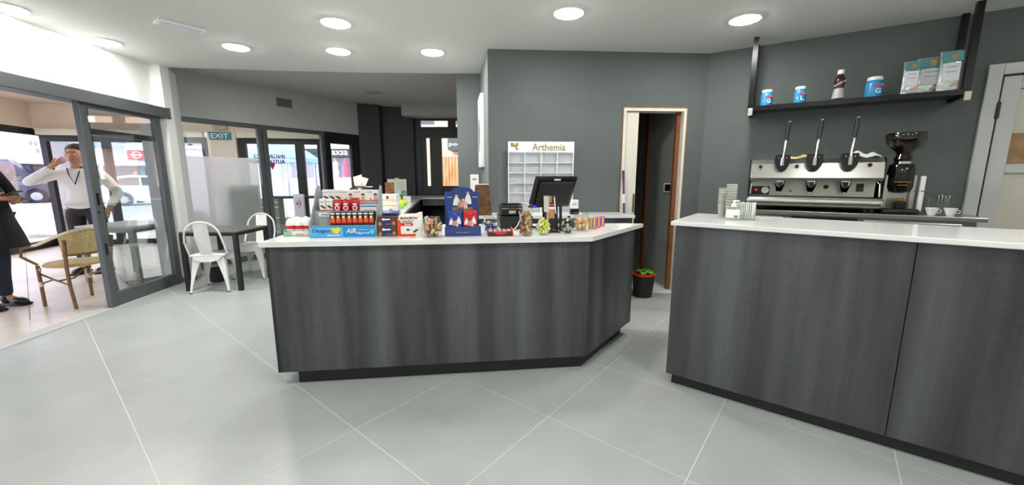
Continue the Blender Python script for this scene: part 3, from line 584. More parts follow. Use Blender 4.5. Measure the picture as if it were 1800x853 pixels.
# ------------------------------------------------------------------ people
SKIN = mat('skin', 'b98468', .5)
def skin(name, J, B, root, m, parent, sub=2):
    ks = list(J); me = bpy.data.meshes.new(name); me.from_pydata([J[k][:3] for k in ks], [(ks.index(a), ks.index(b)) for a, b in B], []); me.materials.append(m)
    o = bpy.data.objects.new(name, me); col.objects.link(o); o.parent = parent
    md = o.modifiers.new('skin', 'SKIN'); md.use_smooth_shade = True
    for i, k in enumerate(ks):
        sv = me.skin_vertices[0].data[i]; r = J[k][3:]; sv.radius = (r[0], r[1] if len(r) > 1 else r[0]); sv.use_root = (k == root)
    o.modifiers.new('sub', 'SUBSURF').levels = sub; o.modifiers['sub'].render_levels = sub
    return o
def person(label, loc, rz, arms, top, legs_m, hair, shoe, coat=False, scale=1.0, strap=False):
    """faces local -y; arms = {side: (elbow, wrist)}"""
    t = thing('person', label, 'person', loc, rz); t.scale = (scale,)*3
    J = {'pel': (0, 0, .96, .13, .1), 'wai': (0, 0, 1.1, .125, .095), 'che': (0, 0, 1.3, .15, .105), 'nk0': (0, .01, 1.45, .075, .07), 'nk1': (0, -.005, 1.53, .055), 'hd0': (0, -.02, 1.6, .075, .085), 'hd1': (0, -.01, 1.69, .085, .095), 'hd2': (0, 0, 1.745, .05, .06)}
    B = [('pel', 'wai'), ('wai', 'che'), ('che', 'nk0'), ('nk0', 'nk1'), ('nk1', 'hd0'), ('hd0', 'hd1'), ('hd1', 'hd2')]
    for s, n in ((-1, 'a'), (1, 'b')):
        el, wr = arms[s]; sh = (s*.18, 0, 1.40)
        J.update({n+'hip': (s*.095, 0, .88, .09), n+'kn': (s*.1, -.01, .5, .058), n+'cf': (s*.1, .015, .34, .055), n+'an': (s*.1, .02, .09, .036), n+'to': (s*.11, -.13, .035, .032),
                  n+'sh': (*sh, .062), n+'el': (*el, .042), n+'wr': (*wr, .027)})
        B += [('pel', n+'hip'), (n+'hip', n+'kn'), (n+'kn', n+'cf'), (n+'cf', n+'an'), (n+'an', n+'to'), ('che', n+'sh'), (n+'sh', n+'el'), (n+'el', n+'wr')]
        d = (Vector(wr)-Vector(el)).normalized(); pm = Vector(wr)+d*.07; side = d.cross(Vector((0, 1, .3))).normalized(); nr = side.cross(d)
        J[n+'pa'] = (*pm, .03, .018); B.append((n+'wr', n+'pa'))
        for f in range(4):
            o0 = pm+d*.015+side*(.028-.0185*f); l = (.06, .07, .065, .05)[f]
            J[n+'f%d0' % f] = (*o0, .009); J[n+'f%d1' % f] = (*(o0+d*l*.5+nr*.012), .0085); J[n+'f%d2' % f] = (*(o0+d*l*.8+nr*.04), .0075)
            B += [(n+'pa', n+'f%d0' % f), (n+'f%d0' % f, n+'f%d1' % f), (n+'f%d1' % f, n+'f%d2' % f)]
        tb = Vector(wr)+d*.03+side*.03
        J[n+'t0'] = (*tb, .011); J[n+'t1'] = (*(tb+d*.03+side*.02+nr*.01), .0095); J[n+'t2'] = (*(tb+d*.055+side*.02+nr*.028), .008)
        B += [(n+'wr', n+'t0'), (n+'t0', n+'t1'), (n+'t1', n+'t2')]
    skin('body', J, B, 'pel', SKIN, t)
    g = .012
    K = {k: J[k] for k in ('wai', 'che', 'nk0')}; K = {k: (*v[:3], *[x+g+(.012 if coat else 0) for x in v[3:]]) for k, v in K.items()}
    K['nk0'] = (0, .01, 1.47, .095, .09); K['col'] = (0, .005, 1.52, .078, .075)
    K['hem'] = (0, -.05 if coat else 0, .58 if coat else .86, *((.24, .27) if coat else (.15, .12))); K['pel'] = (0, 0, .98, *((.19, .16) if coat else (.145, .115)))
    C = [('wai', 'che'), ('che', 'nk0'), ('nk0', 'col'), ('wai', 'pel'), ('pel', 'hem')]
    for n in 'ab':
        el, wr = Vector(J[n+'el'][:3]), Vector(J[n+'wr'][:3])
        K[n+'sh'] = (*J[n+'sh'][:3], .078); K[n+'el'] = (*el, .058 if coat else .054); K[n+'cu'] = (*(el.lerp(wr, .93)), .042 if coat else .038); C += [('che', n+'sh'), (n+'sh', n+'el'), (n+'el', n+'cu')]
    skin('coat' if coat else 'shirt', K, C, 'wai', top, t)
    if coat: MB().lathe([(.12, 1.34), (.175, 1.22), (.195, 1.08), (.22, .92), (.26, .76), (.285, .64), (.27, .64), (.18, .96)], 28, (0, -.03, 0), .95, 1.05).build('coat_skirt', top, t)
    K = {'top': (0, 0, 1.04, .132, .102), 'pel': (0, 0, .95, .142, .112)}; C = [('top', 'pel')]
    for n in 'ab':
        for j, r in (('hip', .103), ('kn', .072), ('cf', .066), ('an', .056)): K[n+j] = (*J[n+j][:3], r)
        C += [('pel', n+'hip'), (n+'hip', n+'kn'), (n+'kn', n+'cf'), (n+'cf', n+'an')]
    skin('trousers', K, C, 'pel', legs_m, t)
    for s in (-1, 1):
        MB().rbox(s*.105-.045, s*.105+.045, -.2, .075, 0, .03, .012).ball((s*.105, -.1, .04), .055, 10, .85, 1.9, .85).ball((s*.103, .02, .07), .055, 10, .85, 1, 1.1).build('shoe', shoe, t)
    MB().ball((0, .03, 1.715), .1, 12, .95, 1.0, .92).build('hair', hair, t)
    for s in (-1, 1):
        MB().ball((s*.033, -.098, 1.655), .012, 8, 1.2, .6, .7).build('eye', WPL, t); MB().ball((s*.033, -.105, 1.655), .006, 8).build('iris', BLACK, t)
        MB().ball((s*.088, .0, 1.645), .024, 8, .4, .7, 1.2).build('ear', SKIN, t); MB().tube([(s*.018, -.104, 1.678), (s*.048, -.096, 1.68)], .004, 6).build('eyebrow', hair, t)
    MB().tube([(0, -.1, 1.66), (0, -.122, 1.622), (0, -.102, 1.612)], [.008, .014, .01], 8).build('nose', SKIN, t)
    MB().tube([(-.022, -.096, 1.578), (0, -.103, 1.578), (.022, -.096, 1.578)], .006, 6).build('mouth', mat('lips', '9c5a50', .5), t)
    if strap: MB().tube([(-.07, -.06, 1.47), (-.03, -.135, 1.40), (.02, -.15, 1.25), (.05, -.06, 1.48)], .006, 6).build('lanyard', BLACK, t)
    return t
NAVY = mat('dark_blue_denim', '232a3c', .8, noise=.15, nscale=40)
person('person in white shirt and black trousers, hand raised to the head, behind the wicker chair', (-6.02, 5.55, 0), radians(20), {-1: ((-.40, -.14, 1.26), (-.11, -.19, 1.50)), 1: ((.31, .04, 1.13), (.27, -.12, .92))}, mat('white_shirt', 'e8e6e2', .8, bump=.15, nscale=12), mat('black_trousers', '16161a', .7), mat('dark_hair', '231a16', .6), mat('black_leather', '121214', .35), strap=True).scale = (1.22, 1.15, 1.0)
pb = person('person in black coat and dark jeans looking at a phone beside the wicker chair', (-5.36, 3.93, 0), radians(90), {-1: ((-.27, -.06, 1.12), (-.10, -.33, 1.14)), 1: ((.27, -.06, 1.12), (.08, -.33, 1.12))}, mat('black_wool', '141416', .85, bump=.2, nscale=30), NAVY, MATS['dark_hair'], MATS['black_leather'], coat=True)
hw = Matrix.Rotation(radians(90), 4, 'Z') @ Vector((-.05, -.46, 1.185)); t = thing('phone', 'dark smartphone in the hand of the person in black', 'phone', (-5.36+hw.x, 3.93+hw.y, hw.z), radians(90)); MB().rbox(-.037, .037, -.075, .075, -.005, .005, .004).build('case', BLACK, t); MB().box(-.032, .032, -.068, .068, .005, .006).build('screen', mat('dark_screen', '24262c', .1), t); t.rotation_euler = (radians(-22), 0, radians(90))

# ================================================================== STREET
struct('road', MB().prism([(-60, -5), (-9.25, -5), (-9.25, 9.31), (14, 9.31), (14, 60), (-60, 60)], -.3, -.02), mat('pale_asphalt', 'b5b2b4', .85, noise=.06, nscale=2), 'pale sunlit street outside')
def car(name, label, prof, glassp, wheels, L, Wd, loc, rz, paint, wr=.31):
    t = thing(name, label, 'car', loc, rz)
    n = len(prof); vs = []
    for y, k in ((-Wd/2, 1), (-Wd/2+.12, 1.0), (Wd/2-.12, 1.0), (Wd/2, 1)):
        for x, z in prof: inn = max(0, (z-.85))*.28; vs.append((x, (y+inn if y < 0 else y-inn) if abs(y) == Wd/2 else y*(1-.0), z))
    m = MB(); m.add([vs[i] for i in range(n)]+[vs[3*n+i] for i in range(n)], [tuple(range(n)), tuple(range(2*n-1, n-1, -1))]+[(i, n+i, n+(i+1) % n, (i+1) % n) for i in range(n)]); b = m.build('body', paint, t)
    for gp in glassp:
        for s in (-1, 1): MB().poly([(x, s*(Wd/2-max(0, z-.85)*.28+.006), z) for x, z in gp]).build('side_window', mat('dark_car_glass', '22262c', .08), t)
    for x in wheels:
        for s in (-1, 1):
            M_ = Matrix.Translation((x, s*(Wd/2-.09), wr)) @ Matrix.Rotation(pi/2, 4, 'X')
            wl = MB().lathe([(.001, -.1), (wr*.62, -.1), (wr*.66, -.105), (wr, -.09), (wr, .09), (wr*.66, .105), (wr*.62, .1), (.001, .1)], 24).xf(M_).build('wheel', BLACKM, t)
            h = MB().lathe([(.001, -.115), (wr*.2, -.115), (wr*.6, -.104), (wr*.6, .104), (wr*.2, .115), (.001, .115)], 20).xf(M_).build('hubcap', mat('silver_hub', 'b9bcc2', .35, metal=.6), wl)
            MB().lathe([(wr*1.05, -.112), (wr*1.17, -.112), (wr*1.17, .112), (wr*1.05, .112), (wr*1.05, -.112)], 24).xf(M_).build('wheel_arch', BLACKM, t)
    zs = .55
    for s in (-1, 1):
        MB().rbox(L/2-.1, L/2+.0, s*Wd*.33-.14, s*Wd*.33+.14, zs, zs+.14, .03).build('headlamp', mat('lamp_clear', 'e8e8ea', .15), t); MB().rbox(-L/2+.0, -L/2+.1, s*Wd*.36-.1, s*Wd*.36+.1, zs+.08, zs+.3, .03).build('tail_lamp', mat('lamp_red', 'a01818', .25), t)
        MB().rbox(.55, .7, s*(Wd/2)-.07, s*(Wd/2)+.07, .92, 1.02, .02).build('mirror', paint, t)
        MB().rbox(-.12, .02, s*(Wd/2)-.012, s*(Wd/2)+.012, .80, .83, .004).build('door_handle', paint, t)
    return t
hat = [(-1.95, .25), (-2.0, .6), (-1.95, .92), (-1.55, 1.38), (-.9, 1.47), (.1, 1.45), (.95, .98), (1.75, .84), (1.98, .62), (1.98, .25)]
q = fl(219, 360, 0); az_ = radians(44)
car('hatchback', 'white hatchback parked across the street, seen through the sliding door pane', hat, [[(-1.5, .98), (-1.3, 1.32), (-.85, 1.38), (-.6, 1.38), (-.6, .98)], [(-.52, .98), (-.52, 1.38), (.05, 1.36), (.72, .98)]], (-1.25, 1.2), 4.0, 1.7, (q.x+1.25*cos(az_), q.y+1.25*sin(az_), -.02), az_, mat('white_car_paint', 'eceef0', .2, coat=.5))
van = [(-2.5, .3), (-2.52, 1.0), (-2.3, 2.15), (-1.9, 2.3), (.7, 2.3), (1.5, 1.45), (2.3, 1.2), (2.5, .8), (2.5, .3)]
q = fl(75, 355, 0); az_ = radians(40)
car('minivan', 'dark blue minivan on the street behind the lettered glass', van, [[(-2.2, 1.25), (-2.1, 1.95), (-1.2, 1.98), (-1.2, 1.25)], [(-1.1, 1.25), (-1.1, 1.98), (-.1, 1.98), (-.1, 1.25)], [(0, 1.25), (0, 1.98), (.62, 1.95), (1.15, 1.3)]], (-1.6, 1.55), 5.0, 1.9, (q.x-1.55*cos(az_), q.y-1.55*sin(az_), -.02), az_, mat('dark_blue_paint', '262c48', .25, coat=.5), .36)
# showroom across the street on the left
bz = radians(45); q = atY(230, 312, 25.5)
t = thing('showroom', 'white showroom building with red sign across the street', 'building', (q.x, q.y, 0), bz)
SW = mat('white_facade', 'e4e0e6', .8); MB().box(-12, 5, .3, 5, -.3, 9).build('wall', SW, t); MB().box(-12, 5, -.1, .3, 2.1, 3.3).build('canopy_band', SW, t)
for x in (-9, -6.6, -4.2, -1.8, .6, 3.0): MB().box(x-.12, x+.12, .1, .32, -.3, 2.1).build('pier', mat('grey_pier', '7e828c', .6), t)
for x in (-7.8, -5.4, -3.0, -.6, 1.8):
    f = MB().box(x-1.05, x+1.05, .26, .31, .1, 2.05).build('shop_window', BLACKF, t); MB().box(x-1.0, x+1.0, .24, .262, .2, 1.98).build('pane', mat('blue_dark_pane', '4a5262', .1), f)
for x in (-7, -4, -1, 2):
    f = MB().box(x-.6, x+.6, .25, .32, 5.0, 6.5).build('window', BLACKF, t); MB().box(x-.52, x+.52, .23, .255, 5.08, 6.42).build('pane', MATS['blue_dark_pane'], f)
def loc_on(px, py, o, rz):   # local x,z where the pixel meets the local xz plane of a facade
    p = Vector((o.x, o.y)); d = Vector((cos(rz), sin(rz))); r = onp(px, py, p, p+d); return (Vector((r.x, r.y))-p).dot(d), r.z
ob = Vector((q.x, q.y)); x0, z0 = loc_on(225, 281, ob, bz); x1, z1 = loc_on(254, 265, ob, bz)
t2 = thing('shop_sign', 'red sign with white ring emblem on the showroom', 'sign', (q.x, q.y, 0), bz)
MB().box(x0, x1, -.25, -.1, z0, z1).build('panel', mat('red_sign', 'c8202c', .5), t2); cx, cz, rr = (x0+x1)/2, (z0+z1)/2, (z1-z0)*.36
MB().lathe([(rr*.8, 0), (rr, 0), (rr, .02), (rr*.8, .02), (rr*.8, 0)], 24).xf(Matrix.Translation((cx, -.25, cz)) @ Matrix.Rotation(pi/2, 4, 'X')).build('ring_emblem', WPL, t2); MB().box(cx-rr*1.3, cx+rr*1.3, -.28, -.255, cz-rr*.2, cz+rr*.2).build('bar_emblem', WPL, t2)
x0, z0 = loc_on(189, 250, ob, bz); x1, z1 = loc_on(212, 200, ob, bz)
t2 = thing('banner', 'black hanging banner with white ring emblem on the showroom', 'banner', (q.x, q.y, 0), bz); MB().box(x0, x1, -.3, -.2, z0, z1).build('panel', mat('navy_banner', '20243a', .6), t2)
cx = (x0+x1)/2; cz = z0+(z1-z0)*.35; rr = (x1-x0)*.3; MB().lathe([(rr*.8, 0), (rr, 0), (rr, .02), (rr*.8, .02), (rr*.8, 0)], 24).xf(Matrix.Translation((cx, -.31, cz)) @ Matrix.Rotation(pi/2, 4, 'X')).build('ring_emblem', WPL, t2); MB().text('NISSAN', cx, cz-rr*1.6, rr*2.2, rr*.5, -.31).build('lettering', WPL, t2); MB().box(cx-.05, cx+.05, -.25, .3, z1-.3, z1-.2).build('bracket', BLACKF, t2)
t = thing('street_column', 'brown clad column at the corner of the arcade beside the sliding door pane', 'column', (-8.95, 8.15, 0), 0); MB().rbox(-.22, .22, -.22, .22, .1, 2.73, .01).build('shaft', mat('brown_cladding', '9c7a66', .6, noise=.15, nscale=6), t); MB().rbox(-.26, .26, -.26, .26, -.02, .1, .01).build('base', mat('dark_stone', '55504c', .6), t)
pd = atY(240, 330, 21.5); person('person in pale pink top walking in front of the showroom, behind the white hatchback', (pd.x, pd.y, -.02), radians(130), {-1: ((-.27, .05, 1.12), (-.25, -.08, .9)), 1: ((.27, -.05, 1.12), (.25, -.15, .9))}, mat('pale_pink_cloth', 'e8c6cc', .8), MATS['black_trousers'], MATS['dark_hair'], MATS['black_leather'])
# shop row straight across
YS = 18.5; X_ = lambda px: atY(px, 300, YS).x; Z_ = lambda py: atY(550, py, YS).z
t = thing('shop_building', 'white shop row across the street with a dark fascia', 'building', (0, YS, 0))
MB().box(X_(300), X_(560), .3, 6, -.3, Z_(216)).build('wall', SW, t); MB().box(X_(560), X_(640), .3, 6, -.3, 8.5).build('wall', SW, t)
MB().box(X_(452), X_(640), -.15, .3, Z_(276), Z_(262)).build('fascia', mat('dark_grey_fascia', '3a3c48', .5), t)
for px in (488, 527, 602): MB().text('axsa', X_(px), Z_(269), .72, .2, -.16).build('lettering', WPL, t)
MB().box(X_(300), X_(452), .1, .3, Z_(262), Z_(256)).build('ledge', mat('pink_ledge', 'e0b9c6', .6), t)
for l, r in ((455, 500), (505, 550), (553, 580), (583, 625)):
    f = MB().box(X_(l), X_(r), .2, .31, Z_(345), Z_(278)).build('shop_window', mat('lilac_frame', 'c9c4d8', .6), t); MB().box(X_(l)+.08, X_(r)-.08, .18, .205, Z_(312), Z_(280)).build('pane', mat('lilac_display', 'a9a2bd', .3), f)
    MB().box(X_(l)+.08, X_(r)-.08, .18, .205, Z_(343), Z_(314)).build('white_film', WPL, f)
for l, r, a, b in ((330, 372, 238, 250), (318, 340, 226, 262), (332, 376, 252, 258)):
    MB().box(X_(l), X_(r), .15, .31, Z_(b), Z_(a)).build('cladding', mat('pink_cladding', 'd98fb0', .6) if l == 330 else mat('lilac_cladding', '8d86b5', .6), t)
for px, c, nm in ((592, 'e6e2ea', 'white'), (609, 'd25f80', 'pink')):
    x = X_(px); t2 = thing('mannequin', nm+' dressed mannequin in the window under the dark fascia', 'mannequin', (x, YS-.05, Z_(312)), 0); t2.scale = (.84, .84, .84)
    MB().lathe([(.08, 0), (.1, .05), (.16, .25), (.1, .55), (.17, .75), (.06, .84), (.05, .9)], 14, sy=.6).build('dress', mat(nm+'_dress', c, .7), t2); MB().ball((0, 0, .98), .075, 8, .8, .9, 1.1).build('head', mat('mannequin_skin', 'b0958c', .5), t2); MB().box(-.2, .2, -.08, .08, -.04, 0).build('stand', WPL, t2)
q = atY(497, 312, 12.6); t = thing('umbrella', 'pale blue market umbrella in the street beyond the automatic doors', 'umbrella', (q.x, 12.6, -.02))
ub = mat('pale_blue_canvas', '9cc4e6', .7); MB().tube([(0, 0, 0), (0, 0, 2.45)], .025).build('pole', WMET, t); MB().lathe([(.25, 0), (.25, .06), (.05, .1)], 16).build('base', ALU, t)
MB().lathe([(1.15, 1.82), (1.15, 1.95), (.9, 2.14), (.5, 2.34), (.02, 2.46)], 8).build('canopy', ub, t, smooth=False)
for k in range(8): a = 2*pi*k/8; MB().tube([(0, 0, 2.43), (1.14*cos(a), 1.14*sin(a), 1.93)], .01, 6).build('rib', WMET, t)
# outside the rear door
t = thing('street_house', 'peach coloured house beyond the rear door', 'building', (0, 15, 0)); MB().box(-5.6, 3.5, .2, 3.3, -.3, 7).build('wall', mat('peach_render', 'e9b9a4', .8), t)
for x in (-4.9, -3.3, -1.7): 
    f = MB().box(x-.5, x+.5, .14, .22, 3.2, 4.6).build('window', WPL, t); MB().box(x-.42, x+.42, .12, .15, 3.28, 4.52).build('pane', MATS['blue_dark_pane'], f)
MB().box(-2.25, 3.4, -.9, .2, 2.30, 2.75).build('dark_awning', mat('grey_awning', '4d4c4e', .6), t); MB().text('pod', atY(800, 269, 14.1).x, 2.2+.28, .42, .16, -.91).build('lettering', WPL, t)
q = atY(787, 300, 11.5); t = thing('folded_curtain', 'orange and white pleated curtain outside the rear door', 'curtain', (q.x, 11.5, -.02))
N = 36; outl = [(-.42+.84*i/N, .05*sin(i*pi/2*1.05)) for i in range(N+1)]
vs = [(x, y, z) for z in (.05, 1.15, 1.7, 1.95) for x, y in outl]; MB().add(vs, [(r*(N+1)+i, r*(N+1)+i+1, (r+1)*(N+1)+i+1, (r+1)*(N+1)+i) for r in range(3) for i in range(N)]).build('pleats', mat('orange_stripe', 'e8a43c', .7, noise=1, nscale=3, c2='f3e3cf', stretch=(6, 1, .6)), t)
MB().tube([(-.46, 0, 1.97), (.46, 0, 1.97)], .015).build('rail', WMET, t)
for s in (-1, 1): MB().tube([(s*.45, 0, 0), (s*.45, 0, 1.97)], .015).build('upright', WMET, t)
#PART3
# ================================================================== THINGS ON THE FRONT COUNTER
CZ = atan2(cd1.y, cd1.x)
def mp(p): return (p[1]*cos(PITCH)+(HC-p[2])*sin(PITCH))/F
def put(name, label, cat, px, py, z=None, rz=None, group=None):
    p = fl(px, py, ZT if z is None else z); t = thing(name, label, cat, tuple(p), CZ if rz is None else rz, group); return t, p, mp(p)
def Q(x0, x1, z0, z1, y=-.0015): return MB().quadxz(x0, x1, z0, z1, y)
INKW = mat('white_ink', 'f4f2ee', .5); INKR = mat('red_ink', 'cf1f26', .45); INKB = mat('brown_ink', '4a2a1c', .5); INKN = mat('navy_card', '22315f', .5); INKO = mat('orange_ink', 'e8722a', .5)
INKY = mat('gold_ink', 'c9a545', .4); MINT = mat('mint_card', '9fceb4', .6); CARD = mat('white_card', 'efeeea', .6); ORR = mat('orange_red_card', 'e2401f', .5)
# --- egg packs in their carton
t, p, k = put('egg_carton', 'mint and white display carton of chocolate eggs beside the candy stand', 'carton', 523, 415)
wc = 46*k
MB().box(-wc/2, wc/2, 0, .006, 0, .028).box(-wc/2, -wc/2+.004, 0, .2, 0, .04).box(wc/2-.004, wc/2, 0, .2, 0, .04).box(-wc/2, wc/2, .196, .2, 0, .04).box(-wc/2, wc/2, 0, .2, 0, .004).build('tray', MINT, t)
Q(-.035, .075, .003, .034).build('front_label', CARD, t); MB().text('kinder', .02, .012, .05, .011, -.003).build('lettering', INKO, t)
for r in range(3):
    for c in range(3):
        lx = -wc/2+.033+c*(wc-.066)/2; ly = .04+r*.062
        e = thing('chocolate_egg', 'white and red wrapped chocolate egg standing in the mint carton', 'candy', tuple(p+Vector((cos(CZ)*lx-sin(CZ)*ly, sin(CZ)*lx+cos(CZ)*ly, .005))), CZ, 'chocolate eggs in the carton')
        pr = lambda u: (.03*max(0, 1-abs(2*min(1, max(0, u))-1)**2.4)**.5*(1.04-.12*u), .112*u)
        for nm, a, b, m in (('cup', .0, .36, CARD), ('band', .36, .56, INKR), ('wrapper', .56, 1, INKW)):
            MB().lathe([(max(pr(a+(b-a)*sin(pi/2*i/8))[0], .0008), pr(a+(b-a)*sin(pi/2*i/8))[1]) for i in range(9)], 16).build(nm, m, e)
# --- stepped candy stand
t, p, k = put('candy_stand', 'grey stepped candy stand with blue gum banner on the counter', 'display stand', 604, 417)
SX = 110*k/2; Y0 = p.y
GP = mat('grey_stand_plastic', 'a5aaae', .4)
st_ = [(0, .0, .07), (.06, .07, .075), (.06, .075, .075)]
side = [(0, 0), (.24, 0), (.24, .33), (.2, .335), (.15, .29), (.1, .2), (.03, .12), (0, .09)]
for s in (-1, 1): MB().add([(s*SX+s*.006*j, y, z) for j in (0, 1) for y, z in side], [tuple(range(8)), tuple(range(15, 7, -1))]+[(i, (i+1) % 8, 8+(i+1) % 8, 8+i) for i in range(8)]).build('side_panel', GP, t)
MB().box(-SX, SX, .235, .24, 0, .30).build('back_panel', GP, t)
for z, a, b in ((.064, .012, .1), (.155, .09, .165), (.215, .16, .235)): MB().box(-SX, SX, a, b, z-.004, z).box(-SX, SX, a, a+.003, z, z+.012).build('shelf', GP, t)
for a, z0, z1 in ((.092, .064, .152), (.163, .155, .212)): MB().box(-SX, SX, a, a+.003, z0, z1).build('riser', GP, t)
b = MB().box(-SX, SX, -.004, .012, .0, .07).build('banner', mat('gum_blue', '2a8fdc', .4), t); b['label'] = 'blue gum banner'
Q(-SX, SX*.0, .004, .066, -.0055).build('banner_panel', mat('gum_light_blue', '5cb6ea', .4), b); MB().text('Daygum', -SX*.62, .042, .125, .034, -.0075, shear=.15).build('lettering', mat('gum_dark_blue', '14509c', .4), b)
MB().poly([(x, -.0075, z) for x, z in ((-.075, .06), (-.02, .066), (-.012, .05), (-.035, .022), (-.06, .03), (-.08, .045))]).build('yellow_splash', mat('lemon_ink', 'f0dc4a', .5), b); Q(-.1, -.02, .008, .016, -.0075).build('caption_bar', INKW, b)
MB().text('AIR', .055, .042, .065, .032, -.0075, shear=.2).build('lettering', INKW, b); MB().text('Vigorsol', .125, .026, .085, .02, -.0075, shear=.15).build('lettering', INKW, b); Q(.1, .16, .046, .052, -.0075).build('caption_bar', mat('cyan_ink', '5fd0e8', .5), b)
MB().poly([(x, -.0075, z) for x, z in ((.172, .052), (.185, .046), (.2, .054), (.198, .03), (.184, .016), (.176, .03))]).build('mint_splash', mat('mint_ink', '67d6cc', .5), b)
lab = MB().box(-SX+.03, -SX+.125, .086, .09, .128, .156).build('price_label', CARD, t); MB().text('VIVIDENT', -SX+.085, .142, .075, .014, .0845).build('lettering', INKN, lab)
ca, sa = cos(CZ), sin(CZ)
def on(par_p, lx, ly, lz): return (par_p.x+ca*lx-sa*ly, par_p.y+sa*lx+ca*ly, par_p.z+lz)
def clone(src, loc, label=None):
    c = copy_tree(src); c.location = loc
    if label: c['label'] = label
    return c
# eight dark bars
src = None
for i in range(8):
    lx = -SX+.14+i*.0352
    L_ = on(p, lx, .02, .064)
    if src is None:
        src = t2 = thing('chocolate_pack', 'slim black and orange chocolate pack in the front row of the stand', 'candy', L_, CZ, 'black and orange packs in the front row')
        MB().box(-.0165, .0165, 0, .06, 0, .098).build('box', mat('black_card', '221a18', .45), t2); Q(-.0155, .0155, .026, .062).build('print', INKR, t2); MB().poly([(x, -.003, z) for x, z in ((-.012, .036), (-.006, .062), (.006, .062), (.012, .036), (.004, .03), (.002, .046), (-.003, .046), (-.005, .03))]).build('print', INKO, t2); MB().lathe([(.001, 0), (.009, .001)], 12).xf(Matrix.Translation((0, -.0035, .068)) @ Matrix.Rotation(pi/2, 4, 'X')).build('print', mat('cream_ink', 'ead9b8', .5), t2); Q(-.013, .013, .084, .094).build('print', INKW, t2); Q(-.012, .012, .010, .013).build('print', mat('grey_ink_line', '9a9490', .5), t2)
    else: clone(src, L_)
# three red bags
def bag(label, loc, w, h, d, m, group, name='candy_bag', cat='candy', rz=None, pr=None):
    t2 = thing(name, label, cat, loc, CZ if rz is None else rz, group); N = 10; vs = []
    for j in range(N+1):
        v = j/N; dd = d*(.12+.88*sin(pi*min(1, v*.85+.15))**.7) if j < N else d*.05
        for i in range(12):
            u = 2*pi*i/12; c, s_ = cos(u), sin(u); vs.append((w/2*(abs(c)**.5)*(1 if c > 0 else -1)*(1-.05*sin(pi*v)), d/2+dd/2*(abs(s_)**.6)*(1 if s_ > 0 else -1), h*v))
    m_ = MB(); m_.add(vs, [(j*12+i, j*12+(i+1) % 12, j*12+12+(i+1) % 12, j*12+12+i) for j in range(N) for i in range(12)]+[tuple(range(11, -1, -1)), tuple(N*12+i for i in range(12))]); m_.smooth = True; m_.build('pouch', m, t2)
    return t2
RB = mat('red_foil', 'b8121c', .3, bump=.4, nscale=40)
for i, lx in enumerate((-SX+.15, -SX+.205, -SX+.265)):
    b = bag(('red foil candy bag next to the white bars on the middle step', 'red foil candy bag between two other red bags', 'tallest red foil candy bag, next to the white and blue box')[i], on(p, lx, .098, .155), .056, .085+.012*(i == 2), .045, RB, 'red foil bags on the middle step')
    MB().lathe([(.001, 0), (.017, .001)], 14).xf(Matrix.Translation((0, -.003, .03)) @ Matrix.Rotation(pi/2, 4, 'X')).build('print', INKW, b); MB().lathe([(.001, 0), (.010, .0015)], 12).xf(Matrix.Translation((0, -.004, .03)) @ Matrix.Rotation(pi/2, 4, 'X')).build('print', INKR, b); Q(-.013, .013, .05, .062, -.002).build('print', CARD, b)
# white bars with chocolate picture
src = None
for lx, ly, lz in ((-SX+.055, .1, .155), (-SX+.098, .1, .155), (-SX+.057, .17, .215), (-SX+.097, .17, .215), (-SX+.137, .17, .215)):
    L_ = on(p, lx, ly, lz); lb = 'white chocolate bar pack with brown bar picture on the '+('middle' if ly < .15 else 'top')+' step'
    if src is None:
        src = t2 = thing('chocolate_bar', lb, 'candy', L_, CZ, 'white chocolate bar packs'); MB().box(-.019, .019, 0, .03, 0, .092).build('box', CARD, t2); Q(-.018, .018, 0, .018).build('print', INKR, t2); MB().poly([(x, -.003, z) for x, z in ((-.012, .042), (-.008, .052), (.016, .038), (.016, .026), (.01, .026))]).build('print', INKB, t2); Q(-.014, .014, .07, .076).build('print', mat('pale_blue_ink', 'a9b9cc', .5), t2)
    else: clone(src, L_, lb)
# white boxes with a portrait
src = None
for i in range(3):
    L_ = on(p, -SX+.2+i*.0835, .17, .215)
    if src is None:
        src = t2 = thing('chocolate_box', 'white and red portrait box on the top step, next to the white bars', 'candy', L_, CZ, 'portrait boxes on the top step'); MB().box(-.0415, .0415, 0, .045, 0, .088).build('box', CARD, t2); Q(-.041, .041, 0, .018).build('print', ORR, t2)
        MB().lathe([(.001, 0), (.0125, .001)], 16).xf(Matrix.Translation((.022, -.003, .046)) @ Matrix.Rotation(pi/2, 4, 'X') @ Matrix.Diagonal((.85, 1.15, 1, 1))).build('print', mat('portrait_skin', 'e0ac8e', .6), t2); MB().poly([(.022+.013*cos(a), -.0045, .054+.011*sin(a)) for a in [pi*j/10 for j in range(11)]]).build('print', mat('portrait_hair', '3b251a', .6), t2); Q(.008, .036, .018, .033).build('print', MATS['portrait_skin'], t2); MB().poly([(x, -.003, z) for x, z in ((-.02, .026), (-.012, .032), (-.004, .028), (-.012, .022))]).build('print', INKB, t2); Q(-.036, .0, .07, .078).build('print', mat('rose_ink', 'd9a5b0', .5), t2)
    else: clone(src, L_, 'white and red portrait box on the top step, '+('between two alike' if i == 1 else 'against the stand side panel'))
t2 = thing('candy_box', 'white and blue flat candy box on the middle step', 'candy', on(p, -SX+.352, .098, .155), CZ); MB().box(-.055, .055, 0, .05, 0, .05).build('box', CARD, t2); Q(-.053, .053, .036, .046).build('print', mat('sky_ink', '5b8fd0', .5), t2); Q(-.03, .04, .012, .016).build('print', mat('grey_ink_line', '9a9490', .5), t2)
